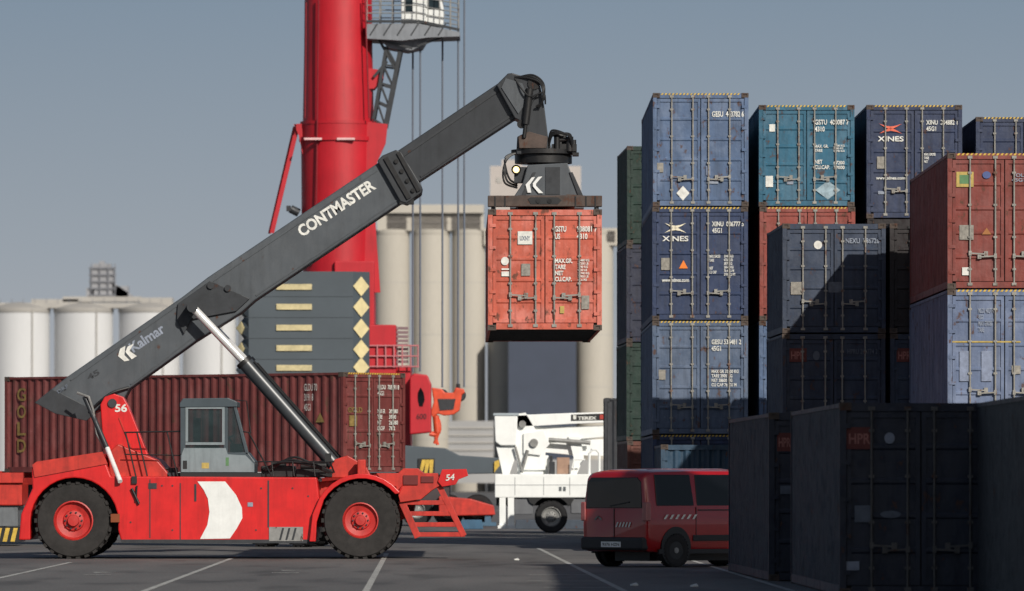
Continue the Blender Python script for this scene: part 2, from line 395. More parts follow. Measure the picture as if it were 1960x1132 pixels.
container(paint('deep_blue',(34,62,84),.4,.2),(X(1265,154)+HW,154,0),.004,L20,ST,'dull blue container with corrugated end standing low in front of the tallest stack',None,(),75,0,1,False,'wall')
NG='dark containers in the shaded front row'
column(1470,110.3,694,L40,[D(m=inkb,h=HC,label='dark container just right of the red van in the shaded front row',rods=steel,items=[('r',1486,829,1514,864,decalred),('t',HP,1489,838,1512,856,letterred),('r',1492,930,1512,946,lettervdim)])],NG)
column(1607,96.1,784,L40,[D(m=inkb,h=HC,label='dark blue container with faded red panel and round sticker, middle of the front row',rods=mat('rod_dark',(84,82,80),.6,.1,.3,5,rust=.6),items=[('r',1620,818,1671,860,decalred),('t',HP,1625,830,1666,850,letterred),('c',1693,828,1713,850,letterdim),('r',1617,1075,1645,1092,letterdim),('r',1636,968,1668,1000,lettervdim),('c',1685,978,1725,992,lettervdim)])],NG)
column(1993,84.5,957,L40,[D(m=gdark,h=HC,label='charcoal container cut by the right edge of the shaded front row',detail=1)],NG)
for i,y0 in enumerate((76.,88.6,101.)):
    z=0
    for k in range(4):
        container((navy2,redc,bl3,green)[(i+k)%4],(11.1 if i==0 else 11.15,y0,z),0,L40,HC,'container in the tall stack beyond the right edge, shading the front row','containers beyond the right edge',(),75,0,0); z+=HC+GAP
HY0=137.6
hz=Z(632.5,HY0)
hs=F/HY0
hc=container(held,(X(1043,HY0)-.0,HY0,hz),.0085,L40,ST,'faded orange red container hanging under the lifting spreader',None,[
  ('r',991,443,1019,468,letterw),('t','UXNY',995,452,1015,461,mat('label_ink',(96,104,120),.6)),('t','GSTU\nUS',1062,433,1084,458,letterw),('t','938081 7\n4310',1104,433,1143,458,letterw),
  ('c',959,492,974,508,letterw),('r',960,514,975,517,letterw),('r',960,520,975,529,letterw),('t','MAX.GR.\nTARE\nNET\nCU.CAP.',1062,495,1096,539,letterw),
  ('t','30480 KG\n67200 LB\n3740 KG\n8250 LB\n26740 KG\n58950 LB\n67.6 M3',1106,496,1128,538,letterw),('r',998,505,1015,528,pl),('r',1113,566,1128,592,pl),('r',1072,586,1080,600,ye)],hs,1043,2,bold=.03)
by=165.5; bz=Z(905,by); brz=R(50)
nc=Vector((X(657,by),by,0)); ux=Vector((math.cos(brz),math.sin(brz),0)); uy=Vector((-math.sin(brz),math.cos(brz),0))
bo=nc+ux*HW
bc=container(brown,(bo.x,bo.y,bz),brz,L40,ST,'long maroon container with gold lettering riding on a trailer behind the lift truck',None,(),75,0,2,True)
text('GLDU  703191 8\n45G1',(.15,.0232,2.0),(1,0,0),(0,0,1),.85,.28,letterw,bc,world=False,bold=.02)
text('MAX GR\nTARE\nNET\nCU.CAP',(.15,.0232,1.1),(1,0,0),(0,0,1),.3,.55,letterw,bc,world=False,bold=.02)
text('30480\n3900\n26580\n76.2',(.6,.0232,1.1),(1,0,0),(0,0,1),.35,.55,letterw,bc,world=False,bold=.02)
text('GOLD',(-1.0,.0232,1.55),(1,0,0),(0,0,1),.55,.14,goldm,bc,world=False,bold=.02)
MB().ext([(-.95,.0255,1.2),(-.65,.0255,1.2),(-.65,.0255,1.48),(-.95,.0255,1.48)],(0,.004,0)).build('placard',goldm,bc,world=False)
for k,ch in enumerate('GOLD'):
    text(ch,(-HW-.004,11.72,1.93-k*.46),(0,-1,0),(0,0,1),.33,.36,goldm,bc,world=False,bold=.02)
text('GLDU 70\n3191 8\n45G1',(-HW-.004,1.35,1.6),(0,-1,0),(0,0,1),.45,.7,letterw,bc,world=False)
MB().ext([(-HW-.004,.95,1.3),(-HW-.004,.65,1.3),(-HW-.004,.8,1.55)],(.004,0,0)).build('placard',goldm,bc,world=False)
# ------------------------------------------------------------------ wheels
def wheel(parent,c,r,w,rimm,rr=.5,lugs=24,axis='y',n=36,side=-1,rub=None):
    mb=MB(); cx,cy,cz=c; hw=w/2
    prof=[(r*rr,-hw*.8),(r*.72,-hw),(r*.93,-hw*.95),(r*.985,-hw*.7),(r*.985,hw*.7),(r*.93,hw*.95),(r*.72,hw),(r*.5,hw*.8)]
    mb.lathe(prof,c,axis,n)
    for i in range(lugs):
        t=2*math.pi*i/lugs
        for sg in (-1,1):
            tt=t+(.5*2*math.pi/lugs if sg>0 else 0); q=[]
            for a_,h_ in ((-.06,hw*.98),(.06,hw*.98),(.09,.0),(-.03,.0)):
                for rad in (r*.95,r*1.016):
                    q.append((rad,tt+a_*(24/lugs),sg*h_))
            vs=[]
            for rad,ang,h in q:
                a,b=rad*math.cos(ang),rad*math.sin(ang)
                vs.append((cx+a,cy+h,cz+b) if axis=='y' else (cx+h,cy+a,cz+b))
            mb.add(vs,[(0,2,3,1),(2,4,5,3),(4,6,7,5),(6,0,1,7),(1,3,5,7),(0,6,4,2)])
    ty=mb.build('wheel',rub or rubber,parent,world=False,smooth=True)
    rb_=MB(); R_=r*rr*1.04; s_=side
    rb_.lathe([(R_,s_*hw*.82),(R_*.94,s_*hw*.86),(R_*.86,s_*hw*.55),(R_*.55,s_*hw*.45),(R_*.5,s_*hw*.6),(R_*.30,s_*hw*.66),(R_*.27,s_*hw*.95),(.001,s_*hw*.97)],c,axis,28)
    rb_.build('rim',rimm,ty,world=False,smooth=True)
    bl=MB()
    for i in range(10):
        t=2*math.pi*i/10; a,b=R_*.42*math.cos(t),R_*.42*math.sin(t)
        p0=(cx+a,cy+s_*hw*.5,cz+b) if axis=='y' else (cx+s_*hw*.5,cy+a,cz+b)
        p1=(cx+a,cy+s_*hw*.74,cz+b) if axis=='y' else (cx+s_*hw*.74,cy+a,cz+b)
        bl.cyl(p0,p1,R_*.05,n=6)
    bl.build('wheel_bolts',dark,ty,world=False)
    return ty
tr=thing('container_trailer','red framed trailer carrying the long maroon container','trailer',(bo.x,bo.y,0),brz)
for sx in (-.5,.5): MB().box(sx-.08,sx+.08,.3,13.4,1.25,1.62).build('frame_beam',dark,tr,world=False)
t=MB()
for y in (.25,4,8,11.9): t.box(-1.2,1.2,y-.12,y+.12,1.62,bz-.005)
t.box(-1.22,-1.12,.1,13.6,1.62,1.8); t.box(1.12,1.22,.1,13.6,1.62,1.8); t.box(-1.22,1.22,12.35,13.6,1.82,1.98)
t.build('bolster',stred2,tr,world=False)
for y in (1.6,2.9):
    for sx in (-1,1): wheel(tr,(sx*.98,y,.52),.52,.42,steel,.55,20,'x',n=24,side=sx)
MB().box(-.1,.1,1.5,3.0,.45,1.25).build('axle_hanger',dark,tr,world=False)
yt=thing('yard_tractor','red and grey yard tractor with striped bumper cut by the left edge','tractor',(X(-60,170),171,0))
MB().pbox(-150,925,42,968,170,172.2).build('body',stred2,yt,bevel=.03)
MB().pbox(-150,968,34,1008,170.1,172.2).build('side_skirt',mat('mid_grey',(96,100,104),.5,0,.2,3,grime=.4),yt,bevel=.02)
b=MB().pbox(-150,1010,36,1038,169.95,172.2).build('bumper',black,yt)
q=MB()
for k in range(12): 
    x=-145+k*15; q.prism([(x,1037),(x+8,1037),(x+14,1011),(x+6,1011)],169.94,169.95)
q.build('warning_stripes',stripey,b,split=True)
MB().pbox(-20,905,44,924,169.9,170.3).build('mudguard',stred2,yt)
for px in (-20,-130): wheel(yt,(X(px,171)-X(-60,170),-.7,.5),.5,.35,white,.55,18,'y',n=20)
# ------------------------------------------------------------------ reach stacker
YC=143.7
st=thing('reach_stacker','red and grey container lift truck with long raised boom','lift truck',(X(420,YC),YC,0))
YN=141.75; YF=2*YC-YN
def arc(cx,cy,r,a0,a1,n=14): return [(cx+r*math.cos(R(a0+(a1-a0)*i/n)),cy-r*math.sin(R(a0+(a1-a0)*i/n))) for i in range(n+1)]
ch=[(232,1037),(226,1015)]+arc(142,999,84,0,180,16)+[(58,1034),(36,1034),(40,985),(62,935),(60,895),(72,886),(195,868),(212,912),(606,914),(612,960),(600,1037)]
chassis=MB().prism(ch,YN,YF).build('chassis',stred,st,bevel=.03)
MB().prism([(62,890),(70,884),(196,865),(206,888),(66,914)],YN-.03,YN).build('hood_panel',stred2,chassis)
q=MB()
for a,b_,c_,d in ((344,925,346,1033),(512,920,515,1010),(286,918,288,1030)): q.pbox(a,b_,c_,d,YN-.008,YN)
q.pbox(372,927,376,960,YN-.012,YN); q.pbox(284,925,300,936,YN-.012,YN)
q.pbox(232,1033,600,1040,YN-.01,YN); q.build('panel_seams',dark,chassis)
MB().prism([(378,922),(431,922),(452,948),(463,972),(464,992),(453,1012),(440,1031),(383,1032),(397,1005),(401,980),(398,955),(390,938)],YN-.012,YN-.004).build('emblem',white,chassis)
MB().pbox(515,1009,580,1036,YN-.02,YN).build('step_plate',steel,chassis)
q=MB()
for k in range(3): q.prism([(540+k*12,1011),(544+k*12,1011),(538+k*12,1034),(534+k*12,1034)],YN-.024,YN-.02)
q.build('step_slots',dark,chassis)
q=MB(); q.pbox(474,962,484,970,YN-.012,YN-.002); q.build('data_plate',letterdim,chassis,split=True)
q=MB()
for px,py in ((310,930),(330,930),(500,935),(560,935),(590,950),(250,1000),(330,1015),(490,1015)): q.cyl(P(px,py,YN-.012),P(px,py,YN),.02,n=8)
q.build('bolt_heads',dark,chassis)
MB().prism([(590,925),(770,905),(800,935),(790,985),(760,1000),(590,1010)],142.9,144.5).build('front_frame',stred2,st,bevel=.02)
MB().prism([(60,960),(230,960),(230,1020),(60,1020)],142.75,144.65).build('rear_axle',oily,st)
MB().pbox(212,984,229,1000,YN-.05,YN).build('side_lamp',mat('dim_lamp',(120,62,30),.4),st)
for yy in ((YN+.02,YN+.62),(YF-.62,YF-.02)):
    for px in (140,):
        cy=(yy[0]+yy[1])/2-YC
        wheel(st,(X(px,YN)-X(420,YC),cy,.845),.845,.6,rubr,.5,26,'y',side=-1 if cy<0 else 1,rub=rubberd)
FX=X(690,141.7)-X(420,YC)
for y0,sd in ((141.62,-1),(142.22,-1),(2*YC-142.22-.52,1),(2*YC-141.62-.52,1)):
    wheel(st,(FX,y0+.26-YC,.85),.85,.52,rubr,.45,26,'y',side=sd,rub=rubberd)
MB().prism(arc(142,999,83,2,178,14),YN+.75,YF-.75).build('wheel_well',black,st)
for Y0,Y1 in ((141.6,142.85),(2*YC-142.85,2*YC-141.6)):
    pts=[(592,1037),(598,985)]+arc(692,1000,93,150,40,10)+[(772,925),(765,945)]+arc(692,1000,84,40,150,10)+[(606,1000),(604,1037)]
    MB().prism(pts,Y0,Y1).build('front_fender',stred,st,bevel=.015)
MB().prism([(612,960),(640,925),(700,905),(770,925),(760,990),(620,990)],142.86,142.95).build('arch_liner',black,st)
for Y0 in (142.7,144.25):
    tw=MB().prism([(192,775),(200,760),(218,754),(236,760),(246,778),(300,912),(215,914),(206,866),(196,830)],Y0,Y0+.45).build('boom_support',stred,st,bevel=.02)
    if Y0<143: 
        text('56',P(220,789,Y0-.006),(1,0,0),(0,0,1),.27,.18,letterw,tw,bold=.03)
        MB().cyl(P(215,772,Y0-.04),P(215,772,Y0),.1,n=14).build('pivot_pin',dark,tw,smooth=True)
        q=MB(); q.bar(P(228,800,Y0-.01),P(272,910,Y0-.01),.03,.02); q.pbox(226,850,236,862,Y0-.03,Y0); q.build('support_rib',stred2,tw)
MB().prism([(206,868),(225,850),(300,880),(330,915),(210,915)],142.3,145.1).build('engine_hood',stred2,st,bevel=.03)
sp=MB().cyl(P(162,760,142.5),P(205,858,142.3),.055).build('tail_strut',dark,st,smooth=True)
MB().cyl(P(205,858,142.3),P(230,922,141.6),.055).build('strut_rod',white,sp,smooth=True)
MB().tube([P(148,752,142.5),P(170,760,142.4),P(178,785,142.4),P(185,830,142.4),P(200,860,142.4)],.03).build('hose',steel,sp,smooth=True)
BY0=143.18; BY1=144.22
bm_=MB().prism([(66,771),(128,722),(350,568),(398,531),(728,309),(775,383),(488,575),(462,598),(372,655),(247,745),(238,762),(160,800),(105,792)],BY0,BY1).build('outer_boom',boomg,st,bevel=.03)
MB().prism([(66,771),(100,745),(150,770),(185,790),(165,806),(105,792)],BY0-.06,BY0-.002).build('tail_plate',dark,bm_,bevel=.01)
MB().prism([(340,582),(402,538),(478,572),(452,596),(366,612),(352,640),(338,612)],BY0-.07,BY0-.003).build('cylinder_bracket',dark,bm_,bevel=.01)
q=MB()
for px,py in ((403,547),(436,552)): q.cyl(P(px,py,BY0-.12),P(px,py,BY0-.07),.075,n=14)
q.build('bracket_pin',dark,bm_,smooth=True,split=True)
def along(p0,p1,t): return (p0[0]+(p1[0]-p0[0])*t,p0[1]+(p1[1]-p0[1])*t)
q=MB(); q.bar(P(405,540,BY0-.01),P(722,326,BY0-.01),.03,.02); q.bar(P(490,566,BY0-.01),P(768,378,BY0-.01),.03,.02); q.bar(P(135,728,BY0-.01),P(345,581,BY0-.01),.03,.02); q.bar(P(250,736,BY0-.01),P(368,647,BY0-.01),.03,.02); q.build('weld_rib',boomg,bm_,split=True)
inn=MB().prism([(745,300),(965,152),(1003,200),(1000,232),(985,228),(795,352)],BY0+.1,BY1-.1).build('inner_boom',boomd,st,bevel=.02)
q=MB(); q.bar(P(765,303,BY0+.09),P(955,173,BY0+.09),.05,.03); q.bar(P(805,338,BY0+.09),P(985,217,BY0+.09),.05,.03); q.build('slide_rail',dark,inn,split=True)
col_=MB().prism([(722,308),(732,298),(758,287),(768,292),(808,358),(806,370),(778,390),(766,386)],BY0-.12,BY1+.12).build('boom_collar',dark,st,bevel=.02)
q=MB(); q.bar(P(738,302,BY0-.14),P(783,380,BY0-.14),.1,.05); q.bar(P(762,292,BY0-.14),P(802,366,BY0-.14),.08,.05)
for t_ in (.15,.4,.65,.9):
    a=along((740,304),(783,378),t_); q.cyl(P(a[0]+12,a[1]-6,BY0-.17),P(a[0]+12,a[1]-6,BY0-.12),.05,n=8)
q.pbox(765,380,792,391,BY0-.1,BY0+.2)
q.build('collar_clamps',oily,col_)
hd=MB().prism([(950,163),(972,141),(980,140),(1000,146),(1032,158),(1036,172),(1020,196),(1006,232),(996,232),(985,226)],BY0-.06,BY1+.06).build('boom_head',boomd,st,bevel=.02)
MB().prism([(968,150),(1000,160),(1012,190),(992,218),(960,168)],BY0-.09,BY0-.062).build('head_plate',boomg,hd)
q=MB()
q.cyl(P(1022,160,BY0-.1),P(1022,160,BY1+.1),.14,n=16); q.cyl(P(998,238,BY0-.1),P(998,238,BY1+.1),.1,n=12); q.build('head_pin',oily,hd,smooth=True,split=True)
def hose(pts,r,par,m=black):
    pts=[Vector(p) for p in pts]; out=[]
    for i in range(len(pts)-1):
        p0=pts[max(i-1,0)];p1=pts[i];p2=pts[i+1];p3=pts[min(i+2,len(pts)-1)]
        for k in range(6):
            t=k/6; out.append(.5*((2*p1)+(-p0+p2)*t+(2*p0-5*p1+4*p2-p3)*t*t+(-p0+3*p1-3*p2+p3)*t**3))
    out.append(pts[-1]); return MB().tube(out,r).build('hose',m,par,smooth=True)
for k in range(3):
    hose([P(985+4*k,148,BY0-.05),P(1012+4*k,150-3*k,BY0-.12),P(1034+3*k,160,BY0-.15),P(1040,185+3*k,BY0-.15),P(1034-4*k,205,BY0-.1)],.024,hd)
hose([P(985,150,BY0-.05),P(1000,172,BY0-.18),P(1015,185,BY0-.2),P(1040,178,BY0-.15),P(1044,200,BY0-.1)],.02,hd)
ha=MB().prism([(1004,178),(1036,172),(1042,205),(1049,262),(1056,286),(1056,296),(988,296),(990,262),(1002,256),(1010,236),(1012,200)],BY0+.0,BY1-.0).build('hanging_arm',boomd,st,bevel=.02)
q=MB(); q.cyl(P(1014,170,BY0-.12),P(1006,238,BY0-.12),.085,n=12); q.cyl(P(1006,238,BY0-.12),P(1003,264,BY0-.12),.045,n=10); q.build('tilt_cylinder',oily,ha,smooth=True)
MB().prism([(992,262),(1012,252),(1048,262),(1046,284),(994,284)],BY0-.1,BY0-.003).build('arm_bracket',rustd,ha,bevel=.01)
q=MB(); q.cyl(P(1040,292,YC)-Vector((0,0,.05)),P(1040,292,YC)+Vector((0,0,.05)),.72,n=32)
q.cyl(P(1040,306,YC)-Vector((0,0,.09)),P(1040,306,YC)+Vector((0,0,.09)),.64,n=32); ro=q.build('rotator_ring',oily,st,smooth=True)
q=MB()
for px,yy,h0,h1,r in ((1066,-.5,288,262,.07),(1080,-.3,288,254,.06),(1090,-.45,290,262,.09),(1098,.0,290,268,.06),(1072,.2,288,266,.1)):
    q.cyl(P(px,h0,YC+yy),P(px,h1,YC+yy),r,n=12)
q.cyl(P(1062,270,YC-.5),P(1095,266,YC-.5),.04,n=8); q.cyl(P(1060,256,YC-.45),P(1078,262,YC-.45),.07,n=10); q.pbox(1056,276,1104,290,YC-.5,YC+.3); q.pbox(1096,292,1108,298,YC-.5,YC)
q.build('hydraulic_motor',oily,ro,smooth=True)
for k in range(4):
    hose([P(1050,286-4*k,YC-.5),P(1056,262-4*k,YC-.6),P(1070+4*k,256,YC-.65),P(1092,258+3*k,YC-.6),P(1094,284,YC-.5)],.02,ro)
for k in range(3):
    hose([P(1000,290,YC-.4),P(975-3*k,300,YC-.5),P(964+2*k,322,YC-.55),P(966+5*k,350-3*k,YC-.55),P(990,360-4*k,YC-.45)],.024,ro)
ZB=Z(375,137.7)
spd=MB(); 
spd.prism([(1010,316),(1086,312),(1096,340),(1116,385),(1118,400),(976,400),(978,385),(1000,352)],YC-.75,YC+.75); sp_=spd.build('spreader_tower',boomg,st,bevel=.02)
q=MB(); q.pbox(1044,320,1072,372,YC-.77,YC-.752); q.prism([(992,388),(1020,330),(1026,330),(1000,388)],YC-.79,YC-.752); q.prism([(1090,330),(1096,330),(1122,388),(1112,388)],YC-.79,YC-.752)
q.pbox(984,320,1012,350,YC-.6,YC-.2); q.build('tower_ribs',dark,sp_)
q=MB()
q.prism([(1018,340),(1024,339),(1014,354),(1017,369),(1010,369),(1006,354)],YC-.80,YC-.79)
q.prism([(1030,339),(1038,338),(1026,352),(1026,356),(1040,370),(1031,370),(1020,357),(1020,351)],YC-.80,YC-.79)
q.build('emblem',white,sp_)
sm=MB(); sm.box(X(1043,YC)-.62,X(1043,YC)+.62,137.95,149.5,hz+ST+.08,ZB+.02); sm.build('spreader_beam',rustd,st,bevel=.02)
for y0 in (137.62,149.45):
    e=MB(); x0=X(1043,137.6)-1.225-(.05 if y0>140 else 0); e.box(x0,x0+2.45,y0,y0+.32,hz+ST+.06,ZB)
    eb=e.build('end_beam',rustd,st,bevel=.015)
    if y0<140:
        MB().prism([(1010,381),(1016,378),(1068,378),(1075,384),(1068,391),(1016,391)],y0-.012,y0-.002).build('slot',black,eb)
        q=MB()
        for a in (946,965,1100,1120,1138): q.pbox(a,376,a+3,397,y0-.01,y0-.002)
        q.cyl(P(1030,385,y0-.03),P(1030,385,y0-.01),.05,n=10); q.cyl(P(1052,385,y0-.03),P(1052,385,y0-.01),.05,n=10)
        q.build('beam_ribs',oily,eb)
    q=MB()
    for dx in (.12,2.33): q.cyl((x0+dx,y0+.1,hz+ST-.03),(x0+dx,y0+.1,hz+ST+.08),.05,n=10)
    q.build('twistlock',dark,eb,split=True)
MB().prism([(1085,372),(1150,377),(1152,380),(1080,380)],137.66,137.9).build('guide_arm',rustd,st)
lamp=MB().cyl(P(988,325,YC-.72),P(988,325,YC-.62),.07,n=14).build('work_lamp',mat('lamp_glow',(255,222,150),.3,0,0,1,emit=2.),st,smooth=True)
MB().lathe([(.1,-.02),(.11,.0),(.09,.12),(.02,.16)],P(988,325,YC-.68),'y',14).build('lamp_housing',dark,lamp,smooth=True)
for yy in (142.75,144.65):
    a=P(655,905,142.75); b_=P(465,690,142.75); c_=P(368,588,142.75); o=Vector((0,yy-142.75,0))
    cy_=MB().cyl(a+o,b_+o,.17,n=24).build('lift_cylinder',barrel,st,smooth=True)
    MB().cyl(b_+o,c_+o,.092,n=20).build('piston_rod',chrome_gleam,cy_,smooth=True)
    MB().cyl(b_+o,b_+(a-b_)*.03+o,.19,n=20).build('gland',oily,cy_,smooth=True)
    MB().tube([b_+(a-b_)*.05+o+Vector((.14,-.12,.1)),b_+(a-b_)*.9+o+Vector((.14,-.12,.1))],.02).build('hydraulic_pipe',black,cy_,smooth=True)
MB().cyl(P(368,588,142.6),P(368,588,144.8),.12,n=16).build('lift_pin',dark,st,smooth=True)
for y0 in (142.55,144.4): MB().prism([(620,915),(640,880),(665,872),(700,892),(712,915)],y0,y0+.45).build('cylinder_mount',stred2,st,bevel=.02)
# cab
KY0=142.0;KY1=143.5
cab=MB(); 
cab.prism([(345,905),(345,868),(474,866),(488,884),(488,905)],KY0,KY1)
cab.prism([(344,772),(350,763),(436,762),(454,770),(454,779),(344,780)],KY0-.03,KY1+.03)
cab.pbox(345,776,355,872,KY0,KY0+.1); cab.pbox(345,776,357,872,KY0+1.38,KY1+.0)
cab.pbox(428,778,436,868,KY0,KY0+.07); cab.pbox(400,778,408,868,KY1-.07,KY1)
cab.bar(P(449,776,KY0+.04),P(473,870,KY0+.04),.07,.08); cab.bar(P(449,776,KY1-.04),P(473,870,KY1-.04),.09,.08)
cb=cab.build('cab',cabgrey,st,bevel=.012)
gl=MB(); gl.prism([(356,780),(428,780),(428,868),(356,868)],KY0+.03,KY0+.035); gl.prism([(436,780),(447,780),(468,867),(436,867)],KY0+.03,KY0+.035)
gl.box(X(351,KY0),X(351,KY0)+.01,KY0+.1,KY1-.1,Z(868,KY0),Z(780,KY0))
gl.build('window',cabwin,cb,split=True)
MB().ext([P(450,782,KY0+.1),P(450,782,KY1-.1),P(471,866,KY1-.1),P(471,866,KY0+.1)],(-.01,0,0)).build('windscreen',cabwin,cb)
MB().prism([(355,778),(430,778),(430,852),(355,852),(355,847),(360,847),(425,847),(425,783),(360,783),(360,846),(355,846)],KY0-.014,KY0-.002).build('door_frame',cabwhite,cb)
MB().prism([(352,858),(432,858),(436,870),(470,872),(486,888),(486,904),(347,904),(347,872)],KY0-.014,KY0-.001).build('door_panel',cabwhite,cb)
q=MB(); q.box(X(372,KY0),X(372,KY0)+.5,KY0+.45,KY0+1.0,Z(868,KY0),Z(850,KY0)); q.box(X(368,KY0),X(368,KY0)+.14,KY0+.45,KY0+1.0,Z(850,KY0),Z(800,KY0)); q.build('seat',black,cb)
q=MB(); q.bar(P(455,866,KY0+.7),P(438,838,KY0+.7),.05,.05); q.bar(P(430,842,KY0+.7),P(446,834,KY0+.7),.03,.4); q.pbox(440,850,462,866,KY0+.3,KY0+1.2); q.build('steering_console',black,cb)
MB().pbox(345,905,500,918,KY0-.05,KY1+.1).build('cab_platform',black,st)
MB().pbox(432,876,438,892,KY0-.018,KY0-.015).build('sticker',gr,cb); MB().pbox(386,886,400,897,KY0-.018,KY0-.015).build('sticker',ye,cb)
MB().pbox(350,882,358,898,KY0-.02,KY0-.015).build('door_handle',black,cb)
q=MB()
q.tube([P(238,828,142.1),P(345,826,142.1)],.018); 
for px in (240,262,320): q.tube([P(px,828,142.1),P(px+20,912,142.1)],.018)
q.tube([P(238,870,142.1),P(345,872,142.1)],.014)
q.tube([P(462,826,142.1),P(476,828,142.1),P(520,912,142.1)],.018)
q.tube([P(452,766,142.1),P(472,768,142.1),P(480,830,142.1)],.014)
for px in (520,560,600): q.tube([P(px,884,142.1),P(px+3,912,142.1)],.016)
q.tube([P(495,884,142.1),P(640,884,142.1)],.016)
q.build('handrail',black,st,smooth=True,split=True)
q=MB(); q.pbox(500,892,560,914,142.4,144.9); q.pbox(566,898,636,914,142.5,144.8); q.pbox(520,884,545,892,142.8,144); q.cyl(P(575,892,142.6),P(625,892,142.6),.08); q.build('hydraulic_tank',oily,st,bevel=.02)
q=MB(); q.pbox(320,905,345,914,142.3,144.9); q.pbox(300,896,330,914,142.6,144.9); q.build('deck_box',dark,st)
for k in range(3): hose([P(500+8*k,900,142.3),P(540+9*k,886-5*k,142.2),P(590,890-3*k,142.2),P(630+4*k,905,142.3)],.025,st)
q=MB(); q.cyl(P(252,935,YN-.05),P(266,965,YN-.05),.03); q.pbox(252,912,262,926,YN-.06,YN); q.tube([P(262,930,YN-.05),P(260,960,YN-.05)],.02); q.build('grab_handle',black,st,smooth=True)
MB().pbox(684,880,700,910,142.1,142.4).build('headlamp',stred2,st,bevel=.02)
q=MB(); q.tube([P(640,905,141.9),P(630,880,141.8)],.02); q.pbox(622,868,634,884,141.75,141.8); q.build('mirror',black,st)
fs=MB(); fs.prism([(720,906),(762,906),(772,897),(800,897),(812,906),(838,906),(842,930),(828,938),(806,956),(766,962),(758,932),(735,925)],142.0,143.1)
f_=fs.build('front_bracket',stred2,st,bevel=.01)
fp=MB().prism([(838,922),(846,899),(893,898),(896,911),(878,918),(872,928),(846,932)],141.95,142.1).build('number_plate',stred,st,bevel=.008)
text('54',P(853,921,141.93),(1,0,.12),(0.1,0,1),.19,.14,letterw,fp,bold=.02)
q=MB(); q.pbox(772,910,800,928,141.96,142.0); q.pbox(806,912,830,924,141.97,142.0); q.build('bracket_recess_shade',mat('red_shadow',(96,20,18),.6),f_)  # raised plates in darker red, recess shade put into the colour
for Y in (142.1,143.0):
    ld=MB(); ld.bar(P(768,958,Y),P(800,1029,Y),.15,.05); ld.bar(P(838,925,Y),P(888,1026,Y),.13,.06); ld.build('ladder_side',stred2,st,bevel=.005)
for py,xa,xb in ((962,775,856),(983,783,866),(1004,792,876),(1023,796,890)): MB().box(X(xa,142.1),X(xb,142.1),142.08,143.02,Z(py,142.1)-.055,Z(py,142.1)+.045).build('ladder_tread',stred2,st,bevel=.008)
def slanted(sx,sy,ex,ey,hpx,Y,s_,m,par,bold=.03,align='LEFT'):
    A=P(sx,sy,Y);B=P(ex,ey,Y); u=(B-A); w=u.length; u.normalize(); v=Vector((-u.z,0,u.x)); return text(s_,A,u,v,w,hpx*Y/F,m,par,bold=bold)
slanted(579,455,721,361,23,BY0-.006,'CONTMASTER',letterw,bm_,.035)
slanted(256,676,318,635,20,BY0-.006,'Kalmar',letterdim,bm_,.03)
q=MB(); q.prism([(230,668),(240,662),(238,680),(248,690),(238,692),(226,682)],BY0-.01,BY0-.004); q.prism([(244,664),(256,658),(248,672),(262,682),(252,688),(240,674)],BY0-.01,BY0-.004); q.build('emblem',letterw,bm_)
slanted(170,729,192,716,11,BY0-.006,'45',dark,bm_,.03)
slanted(112,754,132,741,7,BY0-.066,'DRF',lettervdim,bm_,.02)
hose([P(247,742,BY0-.05),P(215,752,BY0-.1),P(190,770,BY0-.1),P(170,790,BY0-.05)],.03,bm_)
# ------------------------------------------------------------------ red van
b_=R(47); vY=127.6
near=Vector((X(1238,vY),vY,0)); rx=Vector((math.cos(b_),-math.sin(b_),0)); org=near-rx*.93
van=thing('parked_van','red passenger van with white slashes seen from its rear corner','van',(org.x,org.y,0),-b_)
vred=mat('van_red',(146,10,16),.28,0,.06,1.5,coat=.7,grime=.12); trim=mat('van_trim',(30,30,33),.6)
secs=[(0.0,.89,.36,1.16,1.78),(0.04,.92,.33,1.19,1.85),(.12,.94,.31,1.2,1.90),(.3,.955,.30,1.2,1.93),(1.2,.96,.28,1.2,1.95),(2.6,.96,.28,1.2,1.95),(3.35,.95,.28,1.2,1.86),(4.15,.93,.30,1.10,1.24),(4.6,.88,.32,.92,1.0),(4.8,.78,.36,.75,.82)]
def vsec(y,w,zb,zw,zr):
    hlf=[(w*.93,zb),(w*.985,zb+.12),(w*1.0,.6 if zw>.7 else .5),(w*1.006,.85 if zw>1 else .62),(w*.995,zw),(w*.97,zw+(zr-zw)*.12),(w*.88,zr-(zr-zw)*.14),(w*.83,zr-(zr-zw)*.05),(w*.72,zr-.01*(zr>1.3)),(w*.4,zr+.02)]
    return [(a,y,z) for a,z in hlf]+[(-a,y,z) for a,z in reversed(hlf)]
vb=MB(); n=20; vs=[];fs_=[]
for sct in secs: vs+=vsec(*sct)
for k in range(len(secs)-1):
    for i in range(n): fs_.append((k*n+i,k*n+(i+1)%n,(k+1)*n+(i+1)%n,(k+1)*n+i))
fs_+=[tuple(range(n)),tuple(range(len(secs)*n-1,len(secs)*n-n-1,-1))]
vb.add(vs,fs_); body=vb.build('body',vred,van,world=False,smooth=True,bevel=.02)
def sidepl(y0,y1,t0,t1,sx,off=.012,yt=0):
    w=.96; pa=(w*.97,1.2+.75*.12); pb_=(w*.88,1.95-.75*.14)
    def pt(y,t): return (sx*(pa[0]+(pb_[0]-pa[0])*t+off),y,pa[1]+(pb_[1]-pa[1])*t)
    return [pt(y0,t0),pt(y1,t0),pt(y1-yt,t1),pt(y0+yt*.5,t1)]
for sx in (-1,1):
    for y0,y1 in ((.26,1.30),(1.38,2.44),(2.52,3.32)):
        MB().ext(sidepl(y0,y1,-.12,1.0,sx,.010,.04),(-sx*.02,0,0)).build('window',windb,body,world=False,bevel=.02)
